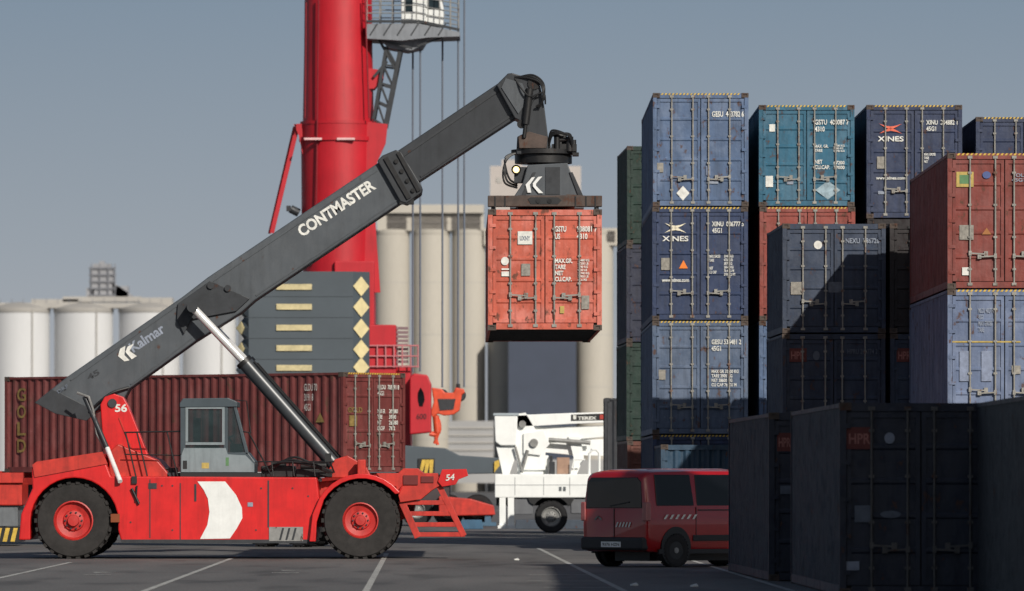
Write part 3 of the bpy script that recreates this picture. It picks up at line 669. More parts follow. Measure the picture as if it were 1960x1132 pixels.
MB().ext([(-.80,-.016,1.18),(.80,-.016,1.18),(.77,-.012,1.70),(.66,-.008,1.79),(-.66,-.008,1.79),(-.77,-.012,1.70)],(0,.03,0)).build('rear_window',windb,body,world=False,bevel=.01)
q=MB(); q.bar((-.1,-.03,1.22),(.45,-.03,1.30),.02,.015,up=(0,1,0)); q.build('wiper',black,body,world=False)
MB().box(-.01,.01,-.012,.0,.5,1.17).build('door_seam',black,body,world=False)
MB().box(-.9,.9,-.09,.1,.34,.60).build('rear_bumper',trim,body,world=False,bevel=.05)
MB().box(-.28,.28,-.10,-.088,.40,.51).build('number_plate',white,body,world=False)
text('9376 HZN',(-.24,-.101,.425),(1,0,0),(0,0,1),.48,.06,black,van,world=False,bold=.02)
for sx in (-1,1):
    xa,xb=sorted((sx*.82,sx*.945)); MB().box(xa,xb,-.03,.1,.92,1.30).build('tail_lamp',mat('tail_lamp_red',(150,84,84),.25,coat=.6),body,world=False,bevel=.02)
    xa,xb=sorted((sx*.955,sx*.980)); MB().box(xa,xb,1.25,3.3,.52,.64).build('side_trim',trim,body,world=False,bevel=.008)
    MB().box(min(sx*.93,sx*.975),max(sx*.93,sx*.975),.3,4.3,.27,.36).build('sill',trim,body,world=False)
    q=MB()
    for y in (1.34,2.48,3.42): q.box(min(sx*.955,sx*.970),max(sx*.955,sx*.970),y-.008,y+.008,.62,1.2)
    q.build('door_seam',black,body,world=False,split=True)
    MB().box(min(sx*.96,sx*.995),max(sx*.96,sx*.995),2.3,2.44,1.0,1.04).build('door_handle',trim,body,world=False,bevel=.005)
    MB().box(min(sx*.96,sx*.978),max(sx*.96,sx*.978),1.4,2.5,1.13,1.15).build('door_rail',trim,body,world=False)
    for y in (.78,3.85):
        MB().cyl((sx*.90,y,.40),(sx*.972,y,.40),.41,n=28).build('wheel_arch',black,body,world=False,smooth=True)
        wheel(van,(sx*.88,y,.335),.335,.22,steel,.62,30,'x',n=28,side=sx)
    q=MB()
    for k in range(6): q.ext([(sx*.976,.42+k*.16,.96),(sx*.976,.48+k*.16,.96),(sx*.976,.56+k*.16,1.05),(sx*.976,.50+k*.16,1.05)],(sx*.004,0,0))
    q.build('white_slashes',letterw,body,world=False)
q=MB()
for k in range(5): q.ext([(.05+k*.09,-.02,.80),(.09+k*.09,-.02,.80),(.14+k*.09,-.02,.90),(.10+k*.09,-.02,.90)],(0,.006,0))
q.build('white_slashes',letterw,body,world=False)
q=MB(); q.ext([(-.55,-.016,.93),(-.45,-.016,.99),(-.35,-.016,.93),(-.35,-.016,.97),(-.45,-.016,1.03),(-.55,-.016,.97)],(0,.004,0)); q.build('emblem',steel,body,world=False)
MB().box(-.5,.5,.5,4.2,.12,.3).build('underbody',black,van,world=False)
MB().ext([(-.72,3.42,1.82),(.72,3.42,1.82),(.82,4.12,1.28),(-.82,4.12,1.28)],(0,.03,.03)).build('windscreen',windb,body,world=False)
# ------------------------------------------------------------------ bucket truck
TY=212.
twh=mat('truck_white',(228,230,228),.5,0,.05,3,grime=.08)
tk=thing('bucket_truck','white truck with folded lift boom and bucket behind the red van','truck',(X(1055,TY),TY+1.2,0))
MB().pbox(950,952,1330,968,TY+.75,TY+1.65).build('frame',dark,tk)
sb=MB().pbox(947,908,1190,953,TY,TY+2.4).build('service_body',twh,tk,bevel=.03)
q=MB()
for px in (985,1040,1090): q.pbox(px,914,px+1.2,948,TY-.01,TY)
q.pbox(948,928,1190,929,TY-.01,TY); 
q.build('locker_seams',mat('seam_grey',(150,152,154)),sb)
q=MB()
for px in (1070,1078): q.pbox(px,932,px+5,940,TY-.02,TY)
q.build('reflector',mat('dim_grey',(90,96,100)),sb,split=True)
for px,yy in ((1055,.2),(1055,2.2),(1262,.2),(1262,2.2)):
    wheel(tk,(X(px,TY)-X(1055,TY),yy-1.2,.53),.53,.36,steel,.6,22,'y',n=26,side=-1 if yy<1 else 1)
for px in (956,972):
    q=MB(); q.pbox(px,953,px+12,1006,TY+.0,TY+.2); q.pbox(px-3,1006,px+14,1012,TY-.1,TY+.3); q.build('outrigger',twh,tk)
MB().pbox(985,953,1020,985,TY+.1,TY+.6).build('tool_box',mat('tool_grey',(96,98,102)),tk,bevel=.02)
MB().pbox(1092,953,1130,984,TY+.1,TY+.6).build('fuel_tank',mat('tool_grey',(96,98,102)),tk,bevel=.04)
MB().prism([(1010,953),(1100,953),(1095,962),(1086,972)]+arc(1055,990,40,35,145,8)+[(1014,962)],TY+.02,TY+.5).build('mudguard',black,tk)
q=MB(); q.pbox(990,858,1040,908,TY+.7,TY+1.7); q.cyl(P(1016,864,TY+1.2),P(1016,846,TY+1.2),.46,n=20); q.pbox(1036,872,1050,908,TY+.8,TY+1.4); q.build('turntable',twh,tk,bevel=.02)
q=MB(); q.prism([(980,794),(1006,790),(1024,820),(1044,866),(1044,900),(996,900),(980,850)],TY+.6,TY+.75); q.prism([(1002,830),(1040,824),(1052,850),(1034,872),(1002,868)],TY+.5,TY+.6); q.prism([(950,856),(985,852),(990,866),(975,908),(962,908)],TY+.55,TY+.7); q.build('knuckle',twh,tk,bevel=.01)
q=MB(); q.cyl(P(1000,812,TY+.45),P(1000,812,TY+1.5),.12,n=12); q.cyl(P(1022,848,TY+.4),P(1022,848,TY+1.5),.14,n=12); q.cyl(P(1010,862,TY+.45),P(998,905,TY+.45),.05); q.cyl(P(986,855,TY+.4),P(1000,905,TY+.4),.04); q.build('pivot',steel,tk,smooth=True,split=True)
MB().prism([(1020,838),(1190,842),(1190,874),(1100,872),(1018,864)],TY+.9,TY+1.3).build('lower_boom',twh,tk,bevel=.02)
MB().prism([(990,818),(1120,816),(1190,814),(1190,834),(1120,840),(1020,848),(994,844)],TY+.8,TY+1.1).build('middle_boom',twh,tk,bevel=.02)
MB().cyl(P(1050,842,TY+.6),P(1130,848,TY+.6),.07).build('boom_cylinder',steel,tk,smooth=True)
MB().prism([(1088,836),(1110,836),(1118,876),(1104,908),(1092,908),(1098,876)],TY+.7,TY+.85).build('boom_rest',twh,tk)
ub=MB().prism([(985,795),(1090,791),(1190,788),(1190,808),(1090,812),(990,818)],TY+.6,TY+.95).build('upper_boom',twh,tk,bevel=.02)
MB().prism([(1093,794),(1180,791),(1180,804),(1093,806)],TY+.585,TY+.598).build('name_plate',black,ub)
text('TEREX',P(1106,804,TY+.57),(1,0,0.01),(0,0,1),.62,.11,letterw,ub,bold=.04)
MB().pbox(1148,794,1156,803,TY+.565,TY+.575).build('red_flash',brightred,ub); MB().pbox(1097,795,1103,803,TY+.565,TY+.575).build('emblem',letterw,ub)
bk=MB().prism([(946,793),(991,793),(988,853),(958,853),(948,846)],TY+.4,TY+1.3).build('bucket',twh,tk,bevel=.03)
MB().pbox(944,791,993,796,TY+.37,TY+1.33).build('bucket_rim',ltgrey,bk,bevel=.01)
q=MB()
for y in (TY+.2,TY+2.2): q.tube([P(1128,909,y),P(1128,868,y),P(1133,861,y),P(1142,861,y),P(1147,868,y),P(1147,909,y)],.045)
q.tube([P(1098,909,TY+.2),P(1098,880,TY+.2),P(1120,880,TY+.2)],.03); q.build('guard_rail',twh,tk,smooth=True,split=True)
q=MB(); q.pbox(1051,884,1062,908,TY+.4,TY+1.2); q.pbox(1052,872,1058,884,TY+.6,TY+.9); q.build('pump_unit',dark,tk,bevel=.02)
cbt=MB().prism([(1200,955),(1200,850),(1212,838),(1290,838),(1318,890),(1325,900),(1325,975),(1290,975),(1200,975)],TY+.05,TY+2.35).build('cab',twh,tk,bevel=.05)
MB().prism([(1225,850),(1285,850),(1308,892),(1225,892)],TY+.03,TY+.045).build('window',windb,cbt)
tag(MB().pbox(1066,876,1090,907.8,TY+.5,TY+1.5).build('cardboard_crate',mat('cardboard',(150,122,104),.8,0,.2,5),None,bevel=.01),'brown crate on the bed of the white bucket truck','crate')
for i,(a,b2,m,lb) in enumerate(((880,925,mat('barrier_blue',(48,84,110),.6,0,.2,2,rust=.3),'low blue quay barrier left of the white truck'),(985,1130,mat('barrier_shade_dark',(52,62,74),.6,0,.2,2,rust=.3),'dark strip added for shade and quay clutter under the white truck'))):
    h_=(1003-985)*228/F  # dark strip added for the shadowy, bluish band under the truck
    o=MB().ext([(X(a,228),228,.0),(X(b2,228),228,.0),(X(b2-3,228),228,h_),(X(a+3,228),228,h_)],(0,.6,0)).build('quay_barrier',m,None,bevel=.02); tag(o,lb,'barrier','barriers along the quay')
# ------------------------------------------------------------------ charcoal container on a trailer
WY=203.6
gt=thing('container_trailer','dark trailer carrying the charcoal container behind the narrow stack','trailer',(X(1157,WY)+3,WY+1.2,0))
q=MB(); q.box(X(1157,WY),X(1157,WY)+6.2,WY+.5,WY+1.9,1.1,1.44); q.build('frame',dark,gt)
for dx in (1.4,2.6):
    for yy in (-.9,.9): wheel(gt,(-3+dx,yy,.5),.5,.4,steel,.55,18,'y',n=20,side=-1 if yy<0 else 1)
container(gdark,(X(1157,WY)+L20,WY+HW,1.45),R(90),L20,HC,'charcoal container on a trailer, a narrow slice showing left of the green stack',None,(),75,0,0)
# ------------------------------------------------------------------ harbour crane
KY=246.; ks=F/KY
cr=thing('harbour_crane','huge red harbour crane tower with slate counterweight and hanging cables','crane',(X(650,KY),KY,0))
def cpt(px,py,dy=0): return P(px,py,KY)+Vector((0,dy,0))
tw=MB(); prof=[]
for py,hwid in ((760,1.36),(520,1.36),(440,1.40),(300,1.42),(240,1.44),(236,1.36),(100,1.31),(-60,1.28)): prof.append((hwid,Z(py,KY)))
tw.lathe(prof,(X(655,KY)-.15,KY,0),'z',40); tower=tw.build('tower',crred,cr,smooth=True)
q=MB(); q.lathe([(1.37,Z(272,KY)),(1.5,Z(272,KY)),(1.5,Z(264,KY)),(1.37,Z(264,KY))],(X(655,KY)-.15,KY,0),'z',40); q.lathe([(1.36,Z(240,KY)),(1.46,Z(240,KY)),(1.46,Z(234,KY)),(1.3,Z(234,KY))],(X(655,KY)-.15,KY,0),'z',40); q.build('tower_flange',crred,tower,smooth=True,split=True)
q=MB(); 
for a in (582,645): q.pbox(a,264,a+34,268,KY-1.56,KY-1.4)
q.build('tower_lamp',mat('tube_pale',(210,170,170)),tower,split=True)
HG=[(690,232),(742,238),(738,275),(722,310),(718,420),(728,560),(690,560),(700,420)]
for y0 in (-.9,.7): MB().prism(HG,KY+y0,KY+y0+.2).build('boom_hinge',crred,cr)
MB().prism([(562,238),(590,236),(596,300),(580,300),(572,260)],KY-.5,KY+.5).build('stay_bracket',crred,cr)
MB().prism([(700,130),(733,135),(733,150),(716,170),(700,170)],KY-.6,KY+.6).build('lattice_bracket',crred,cr)
q=MB(); q.bar(cpt(570,242,-.3),cpt(521,447,-.3),.16,.14); q.bar(cpt(563,242,.3),cpt(515,447,.3),.1,.1); q.build('stay',crred,cr,split=True)
q=MB(); q.cyl(cpt(556,400),cpt(572,408),.16); q.pbox(548,394,556,404,KY-.2,KY+.2); q.build('camera_pod',dark,cr)
q=MB()
for a,b2 in (((588,10),(586,230)),((700,0),(708,230)),((612,0),(606,500)),((640,270),(640,500))): q.tube([cpt(a[0],a[1],-1.3),cpt(b2[0],b2[1],-1.3)],.03)
q.build('conduit',mat('dark_red',(120,16,28)),tower,split=True)
pf=MB(); pf.prism([(702,46),(800,45),(880,62),(880,70),(820,72),(770,78),(702,74)],KY-1.3,KY+1.3)
pf.prism([(730,74),(820,72),(808,92),(780,98),(745,92)],KY-.8,KY+.8)
platf=pf.build('tower_platform',mat('platform_grey',(118,122,128),.6,0,.2,1.5,grime=.4),cr)
for y in (-1.25,1.25):
    q=MB()
    for py in (-2,15,30): q.tube([cpt(704,py,y),cpt(796,py,y),cpt(878,py+14,y)],.022)
    for px in (704,728,752,776,798,820,842,862,878): q.tube([cpt(px,50+max(0,(px-800))*.2,y),cpt(px,-10,y)],.022)
    q.build('platform_rail',steel,platf,smooth=True)
q=MB(); q.pbox(768,-30,815,44,KY-.9,KY+.9); q.prism([(815,-30),(838,-30),(850,20),(848,48),(815,46)],KY-.8,KY+.8); cc=q.build('tower_cab',white,cr,bevel=.03)
q=MB(); q.pbox(774,-22,790,22,KY-.92,KY-.901); q.prism([(818,-24),(834,-24),(844,18),(818,18)],KY-.82,KY-.801); q.build('window',wind,cc,split=True)
q=MB(); q.bar(cpt(705,46,-1.32),cpt(800,46,-1.32),.1,.05); q.bar(cpt(800,45,-1.32),cpt(880,62,-1.32),.1,.05)
for k in range(6): q.bar(cpt(710+k*26,72,-1.32),cpt(724+k*26,50,-1.32),.05,.04)
q.bar(cpt(712,76,-1),cpt(790,96,-1),.09,.06); q.bar(cpt(800,92,-1),cpt(860,70,-1),.08,.06); q.build('platform_brace',dark,platf)
lt=MB()
A=[(740,92),(716,230)];B=[(768,92),(738,244)]
for y in (-.7,.7):
    lt.bar(cpt(*A[0],y),cpt(*A[1],y),.12,.12); lt.bar(cpt(*B[0],y),cpt(*B[1],y),.16,.16)
    for k in range(4):
        a=along(A[0],A[1],k/4);b2=along(B[0],B[1],(k+1)/4);c2=along(A[0],A[1],(k+1)/4)
        lt.bar(cpt(*a,y),cpt(*b2,y),.08,.08); lt.bar(cpt(*b2,y),cpt(*c2,y),.07,.07)
lt.bar(cpt(716,60,-.7),cpt(760,140,-.7),.1,.1); lt.bar(cpt(716,150,-.7),cpt(742,120,-.7),.1,.1)
lt.build('lattice_boom',dark,cr)
cm=mat('cable_steel',(96,104,116),.6,.2,.1,1)
for px,yb,dy in ((790,712,.5),(805,712,-.5),(847,742,.2),(877,742,.4),(889,742,-.4)):
    MB().tube([cpt(px,-80,dy),cpt(px-.5,yb,dy)],.042,6).build('hoist_cable',cm,cr,smooth=True)
cw=MB(); ys=[520,568,608,648,688,728]; Yw=KY-3.2; ring=[]
for k in range(5):
    if k==0: ring.append((ys[0],482))
    ring.append(((ys[k]+ys[k+1])/2,450)); ring.append((ys[k+1],466))
vs=[];fs_=[]
for py,l in ring:
    z=Z(py,Yw); vs+=[(X(l,Yw),Yw+.5,z),(X(476,Yw),Yw,z),(X(676,Yw),Yw,z),(X(706,Yw),Yw+.6,z),(X(706,Yw),Yw+4,z),(X(l,Yw),Yw+4,z)]
for a in range(len(ring)-1):
    for i in range(6): fs_.append((a*6+i,a*6+(i+1)%6,a*6+6+(i+1)%6,a*6+6+i))
fs_+=[tuple(range(6)),tuple(range(len(vs)-1,len(vs)-7,-1))]
cwo=cw.add(vs,fs_).build('counterweight',crgrey,cr)
q=MB()
for py in ys[1:-1]: q.box(X(470,Yw),X(676,Yw),Yw-.012,Yw-.002,Z(py+.4,Yw),Z(py-.4,Yw))
q.build('slab_joint',mat('joint_slate',(50,57,63),.7),cwo,split=True)
q=MB()
for py in (550,588,628,667,705): q.pbox(529,py-6,597,py+5,Yw-.06,Yw-.015)
q.build('yellow_grip',mat('grip_yellow',(184,172,132),.6,0,.3,3),cwo,split=True)
dy_=mat('diamond_yellow',(206,192,146),.6,0,.12,3)
for py in (548,588,629,669,703): MB().ext([(X(676,Yw)+.0,Yw-.03,Z(py,Yw)),(X(691,Yw),Yw+.26,Z(py-19,Yw)),(X(706,Yw),Yw+.56,Z(py,Yw)),(X(691,Yw),Yw+.26,Z(py+19,Yw))],(.005,-.03,0)).build('warning_diamond',dy_,cwo)
for py in (628,668,590): MB().ext([(X(452,Yw),Yw+.46,Z(py,Yw)),(X(462,Yw),Yw+.24,Z(py-12,Yw)),(X(468,Yw),Yw+.14,Z(py,Yw)),(X(462,Yw),Yw+.24,Z(py+12,Yw))],(-.02,-.05,0)).build('warning_diamond',dy_,cwo)
hs_=MB(); hs_.pbox(640,500,716,860,KY-1.6,KY+1.6); hs_.pbox(706,622,758,860,KY-2,KY+2); hs_.pbox(758,700,786,860,KY-1.8,KY+2)
ho=hs_.build('machine_house',crred,cr,bevel=.04)
lv=MB()
for k in range(9): lv.pbox(759,626+k*8,781,631+k*8,KY-1.9,KY-1.6)
lv.build('louvre',mat('louvre_grey',(120,96,100)),ho)
q=MB()
for py in (662,682,702): q.tube([P(704,py,KY-2.1),P(800,py,KY-2.1)],.03)
for px in (706,722,738,754,770,786,800): q.tube([P(px,660,KY-2.1),P(px,704,KY-2.1)],.03)
q.build('house_rail',mat('rail_pink',(176,110,114)),ho,smooth=True)
q=MB().prism([(784,722),(792,715),(818,718),(825,735),(825,828),(784,832)],KY-3.4,KY-1.8).build('lower_cab',crred,cr,bevel=.05)
MB().prism([(800,752),(805,742),(811,752),(813,766),(809,778),(803,778),(800,766)],KY-3.43,KY-3.405).build('window',windb,q)
text('600',P(797,803,KY-3.42),(1,0,0),(0,0,1),.38,.22,mat('dark_red2',(84,10,20)),q,bold=.02)
uc=MB(); uc.prism([(760,852),(852,858),(880,872),(975,878),(975,906),(880,908),(700,915),(560,905),(560,860)],KY-3.8,KY-1.2)
uo=uc.build('undercarriage',crgrey,cr,bevel=.03)
MB().prism([(800,878),(832,878),(832,908),(800,908)],KY-3.86,KY-3.82).build('warning_panel',black,uo)
q=MB()
for k in range(3): q.prism([(802+k*10,906),(808+k*10,906),(816+k*7,880),(808+k*7,880)],KY-3.9,KY-3.86)
q.prism([(946,884),(956,880),(956,892),(946,905)],KY-3.9,KY-3.86); q.prism([(960,884),(970,880),(970,892),(962,900)],KY-3.9,KY-3.86)
q.build('warning_stripes',stripey,uo,split=True)
q=MB(); q.prism([(840,950),(900,955),(945,968),(948,986),(840,988)],KY-3.8,KY-2.4); q.build('outrigger_beam',stred2,cr,bevel=.03)
q=MB(); q.pbox(640,905,860,960,KY-3,KY+3); q.build('chassis',mat('crane_chassis_dark',(58,50,52),.7,0,.3,1),cr,bevel=.03)
for px in (680,740,800,860,915):
    wheel(cr,(X(px,KY)-X(650,KY),-2.6,.6),.6,.5,steel,.5,18,'y',n=20)
q=MB(); q.pbox(928,966,940,1004,KY-3.7,KY-3.1); q.pbox(918,1000,950,1007,KY-3.9,KY-2.9); q.build('stabiliser_leg',mat('stab_blue',(60,90,112),.6,0,.2,3),cr)
hb=thing('crane_hook','orange hook block hanging from the crane cables','hook',(X(850,KY-1),KY-1,Z(850,KY-1)))
HYk=KY-1.2
q=MB(); q.prism([(826,742),(846,745),(852,752),(868,752),(872,742),(888,745),(890,752),(884,756),(880,786),(868,794),(850,796),(838,792),(828,800),(824,790),(830,770)],HYk,HYk+.4); hbo=q.build('hook_block',orange,hb,bevel=.04)
for px in (846,880): MB().lathe([(.001,-.1),(.2,-.1),(.24,-.04),(.24,.04),(.2,.1),(.001,.1)],P(px,757,HYk+.2),'y',18).build('sheave',dark,hb,smooth=True)
q=MB(); q.prism([(838,764),(872,764),(868,784),(842,786)],HYk-.03,HYk-.005); q.build('side_plate',dark,hbo)
hose([P(832,795,HYk+.2),P(838,806,HYk+.2),P(840,822,HYk+.2),P(834,832,HYk+.2),P(822,830,HYk+.2)],.1,hb,orange)
q=MB(); q.tube([P(838,830,HYk+.2),P(832,850,HYk+.2)],.07); q.tube([P(830,826,HYk+.2),P(838,852,HYk+.2)],.06); q.cyl(P(834,796,HYk+.2),P(837,828,HYk+.2),.13); q.build('hook_shank',orange,hb,smooth=True)
MB().tube([P(877,735,HYk+.2),P(877,752,HYk+.2)],.08).build('rope_socket',dark,hb)
# ------------------------------------------------------------------ silos
SY=1000.
def silo(a,b,top,Y,m,label,group,name='grain_silo',roof=None):
    r=X(b,Y)-X(a,Y); r/=2; cx=(X(a,Y)+X(b,Y))/2; zt=Z(top,Y)
    t=thing(name,label,'silo',(cx,Y,0),0,group)
    MB().lathe([(r,0),(r,zt)],(0,0,0),'z',40).build('shell',m,t,world=False,smooth=True)
    MB().lathe([(r*1.02,zt-.6),(r*1.03,zt-.5),(r*1.03,zt+.1),(r*.5,zt+(.9 if roof else .3)),(.01,zt+(1.1 if roof else .3))],(0,0,0),'z',40).build('roof',roof or m,t,world=False,smooth=True)
    if m is silow:
        q=MB(); q.tube([(r*.5,-r*.87-.15,0),(r*.5,-r*.87-.15,zt)],.12); q.build('pipe',concr2,t,world=False)
    else:
        q=MB()
        for k in range(1,5): q.lathe([(r*1.001,zt*k/5-.05),(r*1.006,zt*k/5),(r*1.001,zt*k/5+.05)],(0,0,0),'z',40)
        q.build('pour_seam',concr2,t,world=False,split=True)
for i,(a,b2) in enumerate(((-22,95),(104,216),(228,344),(350,452),(456,560))):
    silo(a,b2,592,SY,silow,('leftmost white silo at the picture edge','second white silo from the left','third white silo from the left, under the boom tail','fourth white silo, seen through the gap below the boom','fifth white silo, hidden behind the crane counterweight')[i],'white silos on the left',roof=concr2)
for i,(a,b2) in enumerate(((716,784),(789,861),(865,929),(933,1000),(1004,1068),(1103,1174))):
    silo(a,b2,442,SY,concrete,('tall concrete silo beside the red crane tower','second tall concrete silo, behind the hoist cables','third tall concrete silo right of the cables','tall concrete silo partly behind the hanging container','tall concrete silo hidden behind the hanging container','rightmost tall concrete silo left of the container stacks')[i],'tall concrete silos')
gal=thing('conveyor_gallery','grey conveyor gallery and headworks on top of the white silos','building',(X(200,SY),SY,0))
q=MB(); q.pbox(-40,580,470,590,SY-2,SY+3); q.pbox(60,573,150,582,SY-1,SY+3); q.pbox(120,568,270,578,SY-1,SY+3); q.pbox(270,570,330,580,SY-1,SY+3); q.build('walkway',concr2,gal)
q=MB(); q.pbox(172,515,218,572,SY,SY+4); q.pbox(178,505,212,516,SY+.5,SY+3); q.pbox(218,548,245,572,SY,SY+3); q.prism([(215,540),(262,572),(215,572)],SY,SY+2); q.pbox(165,552,180,572,SY,SY+3); q.pbox(190,500,200,506,SY+1,SY+2)
q.build('head_house',mat('gal_grey',(140,141,145),.8,0,.2,.15),gal)
q=MB()
for k in range(5): q.pbox(170,512+k*13,222,515+k*13,SY-.3,SY)
for px in (174,190,206,219): q.pbox(px,505,px+2,572,SY-.4,SY-.3)
for px in range(0,460,22): q.pbox(px,572,px+1.3,580,SY-2.1,SY-2)
q.build('steel_frame',mat('gal_dark',(112,114,120),.8),gal,split=True)
g2=thing('silo_gallery','beige louvred gallery on top of the tall concrete silos','building',(X(830,SY),SY,0))
q=MB(); q.pbox(735,392,926,408,SY-3,SY+4); q.pbox(722,404,740,442,SY-2.4,SY+4); q.pbox(735,408,926,442,SY-2,SY+4); q.pbox(926,437,1190,470,SY-2,SY+4); q.build('gallery_wall',concrete,g2)
for x0,x1,y0,y1 in ((738,780,412,438),(790,858,412,440),(866,922,412,440),(1156,1178,442,462)):
    q=MB()
    for k in range(14):
        xx=x0+(x1-x0)*k/14; q.pbox(xx,y0,xx+(x1-x0)/28,y1,SY-2.3,SY-2)
    q.pbox(x0,(y0+y1)/2-1,x1,(y0+y1)/2+1,SY-2.35,SY-2.3)
    q.build('louvre',mat('louvre_shadow',(112,108,104),.9),g2)
hh=thing('silo_head_tower','pale concrete lift tower rising behind the lifting spreader','building',(X(1020,SY+20),SY+20,0))
q=MB(); q.pbox(938,318,1112,700,SY+14,SY+30); q.pbox(960,306,1000,318,SY+16,SY+24); hw_=q.build('wall',mat('head_pale',(172,165,160),.85,0,.08,.1),hh)
q=MB(); 
for px in (950,1092):
    for py in (340,380): q.pbox(px,py,px+10,py+10,SY+13.9,SY+14)
q.build('window',concr2,hw_,split=True)
tag(MB().pbox(973,600,1103,925,SY-12,SY-6).build('dark_warehouse',mat('navy_cladding',(54,62,78),.7,0,.08,.3),None),'dark navy clad block between the concrete silos','building')
lw=thing('quay_shed','low grey concrete shed at the foot of the tall silos','building',(X(900,SY-20),SY-20,0))
q=MB(); q.pbox(858,806,945,925,SY-25,SY-15); q.pbox(700,880,1190,925,SY-24,SY-14); q.build('wall',mat('shed_grey',(150,150,150),.85,0,.12,.1),lw)
q=MB()
for k in range(5): q.pbox(858,818+k*14,945,821+k*14,SY-25.2,SY-25)
q.build('band',concr2,lw,split=True)
# ------------------------------------------------------------------ ground and markings
gm=bpy.data.materials.new('asphalt'); gm.use_nodes=True; nt=gm.node_tree; N=nt.nodes; Lk=nt.links; bs=N['Principled BSDF']; bs.inputs['Roughness'].default_value=.8
tc=N.new('ShaderNodeTexCoord')
def gn(sc,det,scale=(1,1,1)):
    mp=N.new('ShaderNodeMapping'); mp.inputs['Scale'].default_value=scale; Lk.new(tc.outputs['Object'],mp.inputs[0])
    n_=N.new('ShaderNodeTexNoise'); n_.inputs['Scale'].default_value=sc; n_.inputs['Detail'].default_value=det; Lk.new(mp.outputs[0],n_.inputs[0]); return n_.outputs[0]
r1=N.new('ShaderNodeValToRGB'); r1.color_ramp.elements[0].position=.3; r1.color_ramp.elements[0].color=(.078,.075,.074,1); r1.color_ramp.elements[1].position=.7; r1.color_ramp.elements[1].color=(.145,.138,.132,1)
Lk.new(gn(.35,8,(1,.12,1)),r1.inputs[0])
r2=N.new('ShaderNodeMapRange'); r2.inputs[1].default_value=.35; r2.inputs[2].default_value=.65; r2.inputs[3].default_value=.75; r2.inputs[4].default_value=1.2; Lk.new(gn(22,5,(1,.4,1)),r2.inputs[0])
mx=N.new('ShaderNodeMix'); mx.data_type='RGBA'; mx.blend_type='MULTIPLY'; mx.inputs[0].default_value=1; Lk.new(r1.outputs[0],mx.inputs[6]); Lk.new(r2.outputs[0],mx.inputs[7])
r3=N.new('ShaderNodeMapRange'); r3.inputs[1].default_value=.52; r3.inputs[2].default_value=.66; r3.inputs[3].default_value=1; r3.inputs[4].default_value=.6; Lk.new(gn(.8,4,(1,.2,1)),r3.inputs[0])
mx2=N.new('ShaderNodeMix'); mx2.data_type='RGBA'; mx2.blend_type='MULTIPLY'; mx2.inputs[0].default_value=1; Lk.new(mx.outputs[2],mx2.inputs[6]); Lk.new(r3.outputs[0],mx2.inputs[7])
Lk.new(mx2.outputs[2],bs.inputs['Base Color'])
struct(MB().add([(-4000,-200,0),(4000,-200,0),(4000,9000,0),(-4000,9000,0)],[(0,1,2,3)]).build('ground',gm))
mk=mat('road_white',(160,160,156),.8,0,.6,3,grime=.5)
def g(px,py): 
    Y=F*H/(py-HY); return Vector((X(px,Y),Y,.005))
q=MB()
def strip_(a,b2,w):
    A=g(*a);B=g(*b2); d=(B-A).normalized(); n_=Vector((d.y,-d.x,0))*w/2; q.add([A-n_,A+n_,B+n_,B-n_],[(0,1,2,3)])
for a,b2 in (((-60,1120),(135,1077)),((255,1140),(460,1063)),((696,1140),(740,1060)),((1215,1142),(1030,1050)),((1560,1145),(1300,1066))): strip_(a,b2,.11)
for y,x0,x1 in ((1101,1010,1130),(1113,1008,1150),(1125,1040,1190)): strip_((x0,y),(x1,y),.28)
for a in ((160,1101),(520,1097)):
    strip_(a,(a[0]+52,a[1]),.35); A=g(a[0]+22,a[1]-4); q.add([A,A+Vector((.35,.8,0)),A+Vector((-.1,.8,0))],[(0,1,2)])
struct(q.build('road_markings',mk))
for k,(px,py) in enumerate(((1183,1062),(985,1073),(1325,1124),(1210,1122))):
    A=g(px,py); tag(MB().ext([A,A+Vector((.1,.02,0)),A+Vector((.07,.2,.03)),A+Vector((-.03,.15,0))],(0,0,.02)).build('litter',letterw),('scrap of white litter near the van','scrap of pale litter left of the van shadow','scrap of litter in the shade beside the dark containers','scrap of litter at the end of the long white line')[k],'litter','litter on the asphalt')
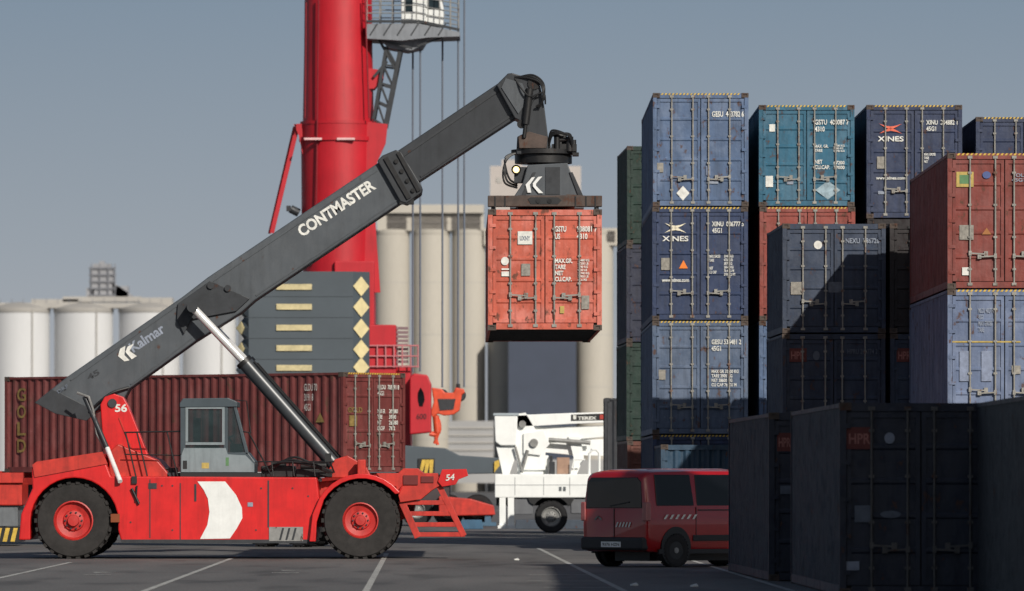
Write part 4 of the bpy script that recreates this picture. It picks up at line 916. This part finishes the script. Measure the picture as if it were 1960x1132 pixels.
# ------------------------------------------------------------------ light, world, camera
d=Vector((-.5,1,-.63)).normalized()
sl=bpy.data.lights.new('sun','SUN'); sl.energy=4.4; sl.angle=R(.5); sl.color=(1,.94,.85)
so=bpy.data.objects.new('sun',sl); COL.objects.link(so); so.rotation_euler=d.to_track_quat('-Z','Y').to_euler(); so.location=(40,60,60)
w=bpy.data.worlds.new('World'); S.world=w; w.use_nodes=True; N=w.node_tree.nodes; Lk=w.node_tree.links
sky=N.new('ShaderNodeTexSky'); sky.sky_type='NISHITA'; sky.sun_disc=False; sky.sun_elevation=R(29.4); sky.sun_rotation=R(153.4); sky.dust_density=2.
bg=N['Background']; bg.inputs[1].default_value=.055; Lk.new(sky.outputs[0],bg.inputs[0])
tc=N.new('ShaderNodeTexCoord'); sx=N.new('ShaderNodeSeparateXYZ'); Lk.new(tc.outputs['Generated'],sx.inputs[0])
mr=N.new('ShaderNodeMapRange'); mr.inputs[1].default_value=0; mr.inputs[2].default_value=.09; Lk.new(sx.outputs[2],mr.inputs[0])
rp=N.new('ShaderNodeValToRGB'); e=rp.color_ramp.elements; e[0].color=(.42,.425,.445,1); e[1].color=(.19,.262,.345,1); e[1].position=.95
m_=rp.color_ramp.elements.new(.4); m_.color=(.315,.355,.40,1)
Lk.new(mr.outputs[0],rp.inputs[0])
bg2=N.new('ShaderNodeBackground'); bg2.inputs[1].default_value=1.; Lk.new(rp.outputs[0],bg2.inputs[0])
mr2=N.new('ShaderNodeMapRange'); mr2.inputs[1].default_value=.09; mr2.inputs[2].default_value=.35; mr2.inputs[3].default_value=1; mr2.inputs[4].default_value=0; Lk.new(sx.outputs[2],mr2.inputs[0])
ms=N.new('ShaderNodeMixShader'); Lk.new(mr2.outputs[0],ms.inputs[0]); Lk.new(bg.outputs[0],ms.inputs[1]); Lk.new(bg2.outputs[0],ms.inputs[2]); Lk.new(ms.outputs[0],N['World Output'].inputs[0])
cam=bpy.data.cameras.new('camera'); co=bpy.data.objects.new('camera',cam); COL.objects.link(co)
cam.sensor_width=36; cam.lens=F/1960*36; cam.shift_y=354/1960; co.location=(0,0,H); co.rotation_euler=(R(90),0,0); cam.clip_start=1; cam.clip_end=20000
cam.dof.use_dof=True; cam.dof.focus_distance=139; cam.dof.aperture_fstop=2.8
S.camera=co
S.view_settings.view_transform='Standard'; S.view_settings.look='None'; S.view_settings.exposure=0
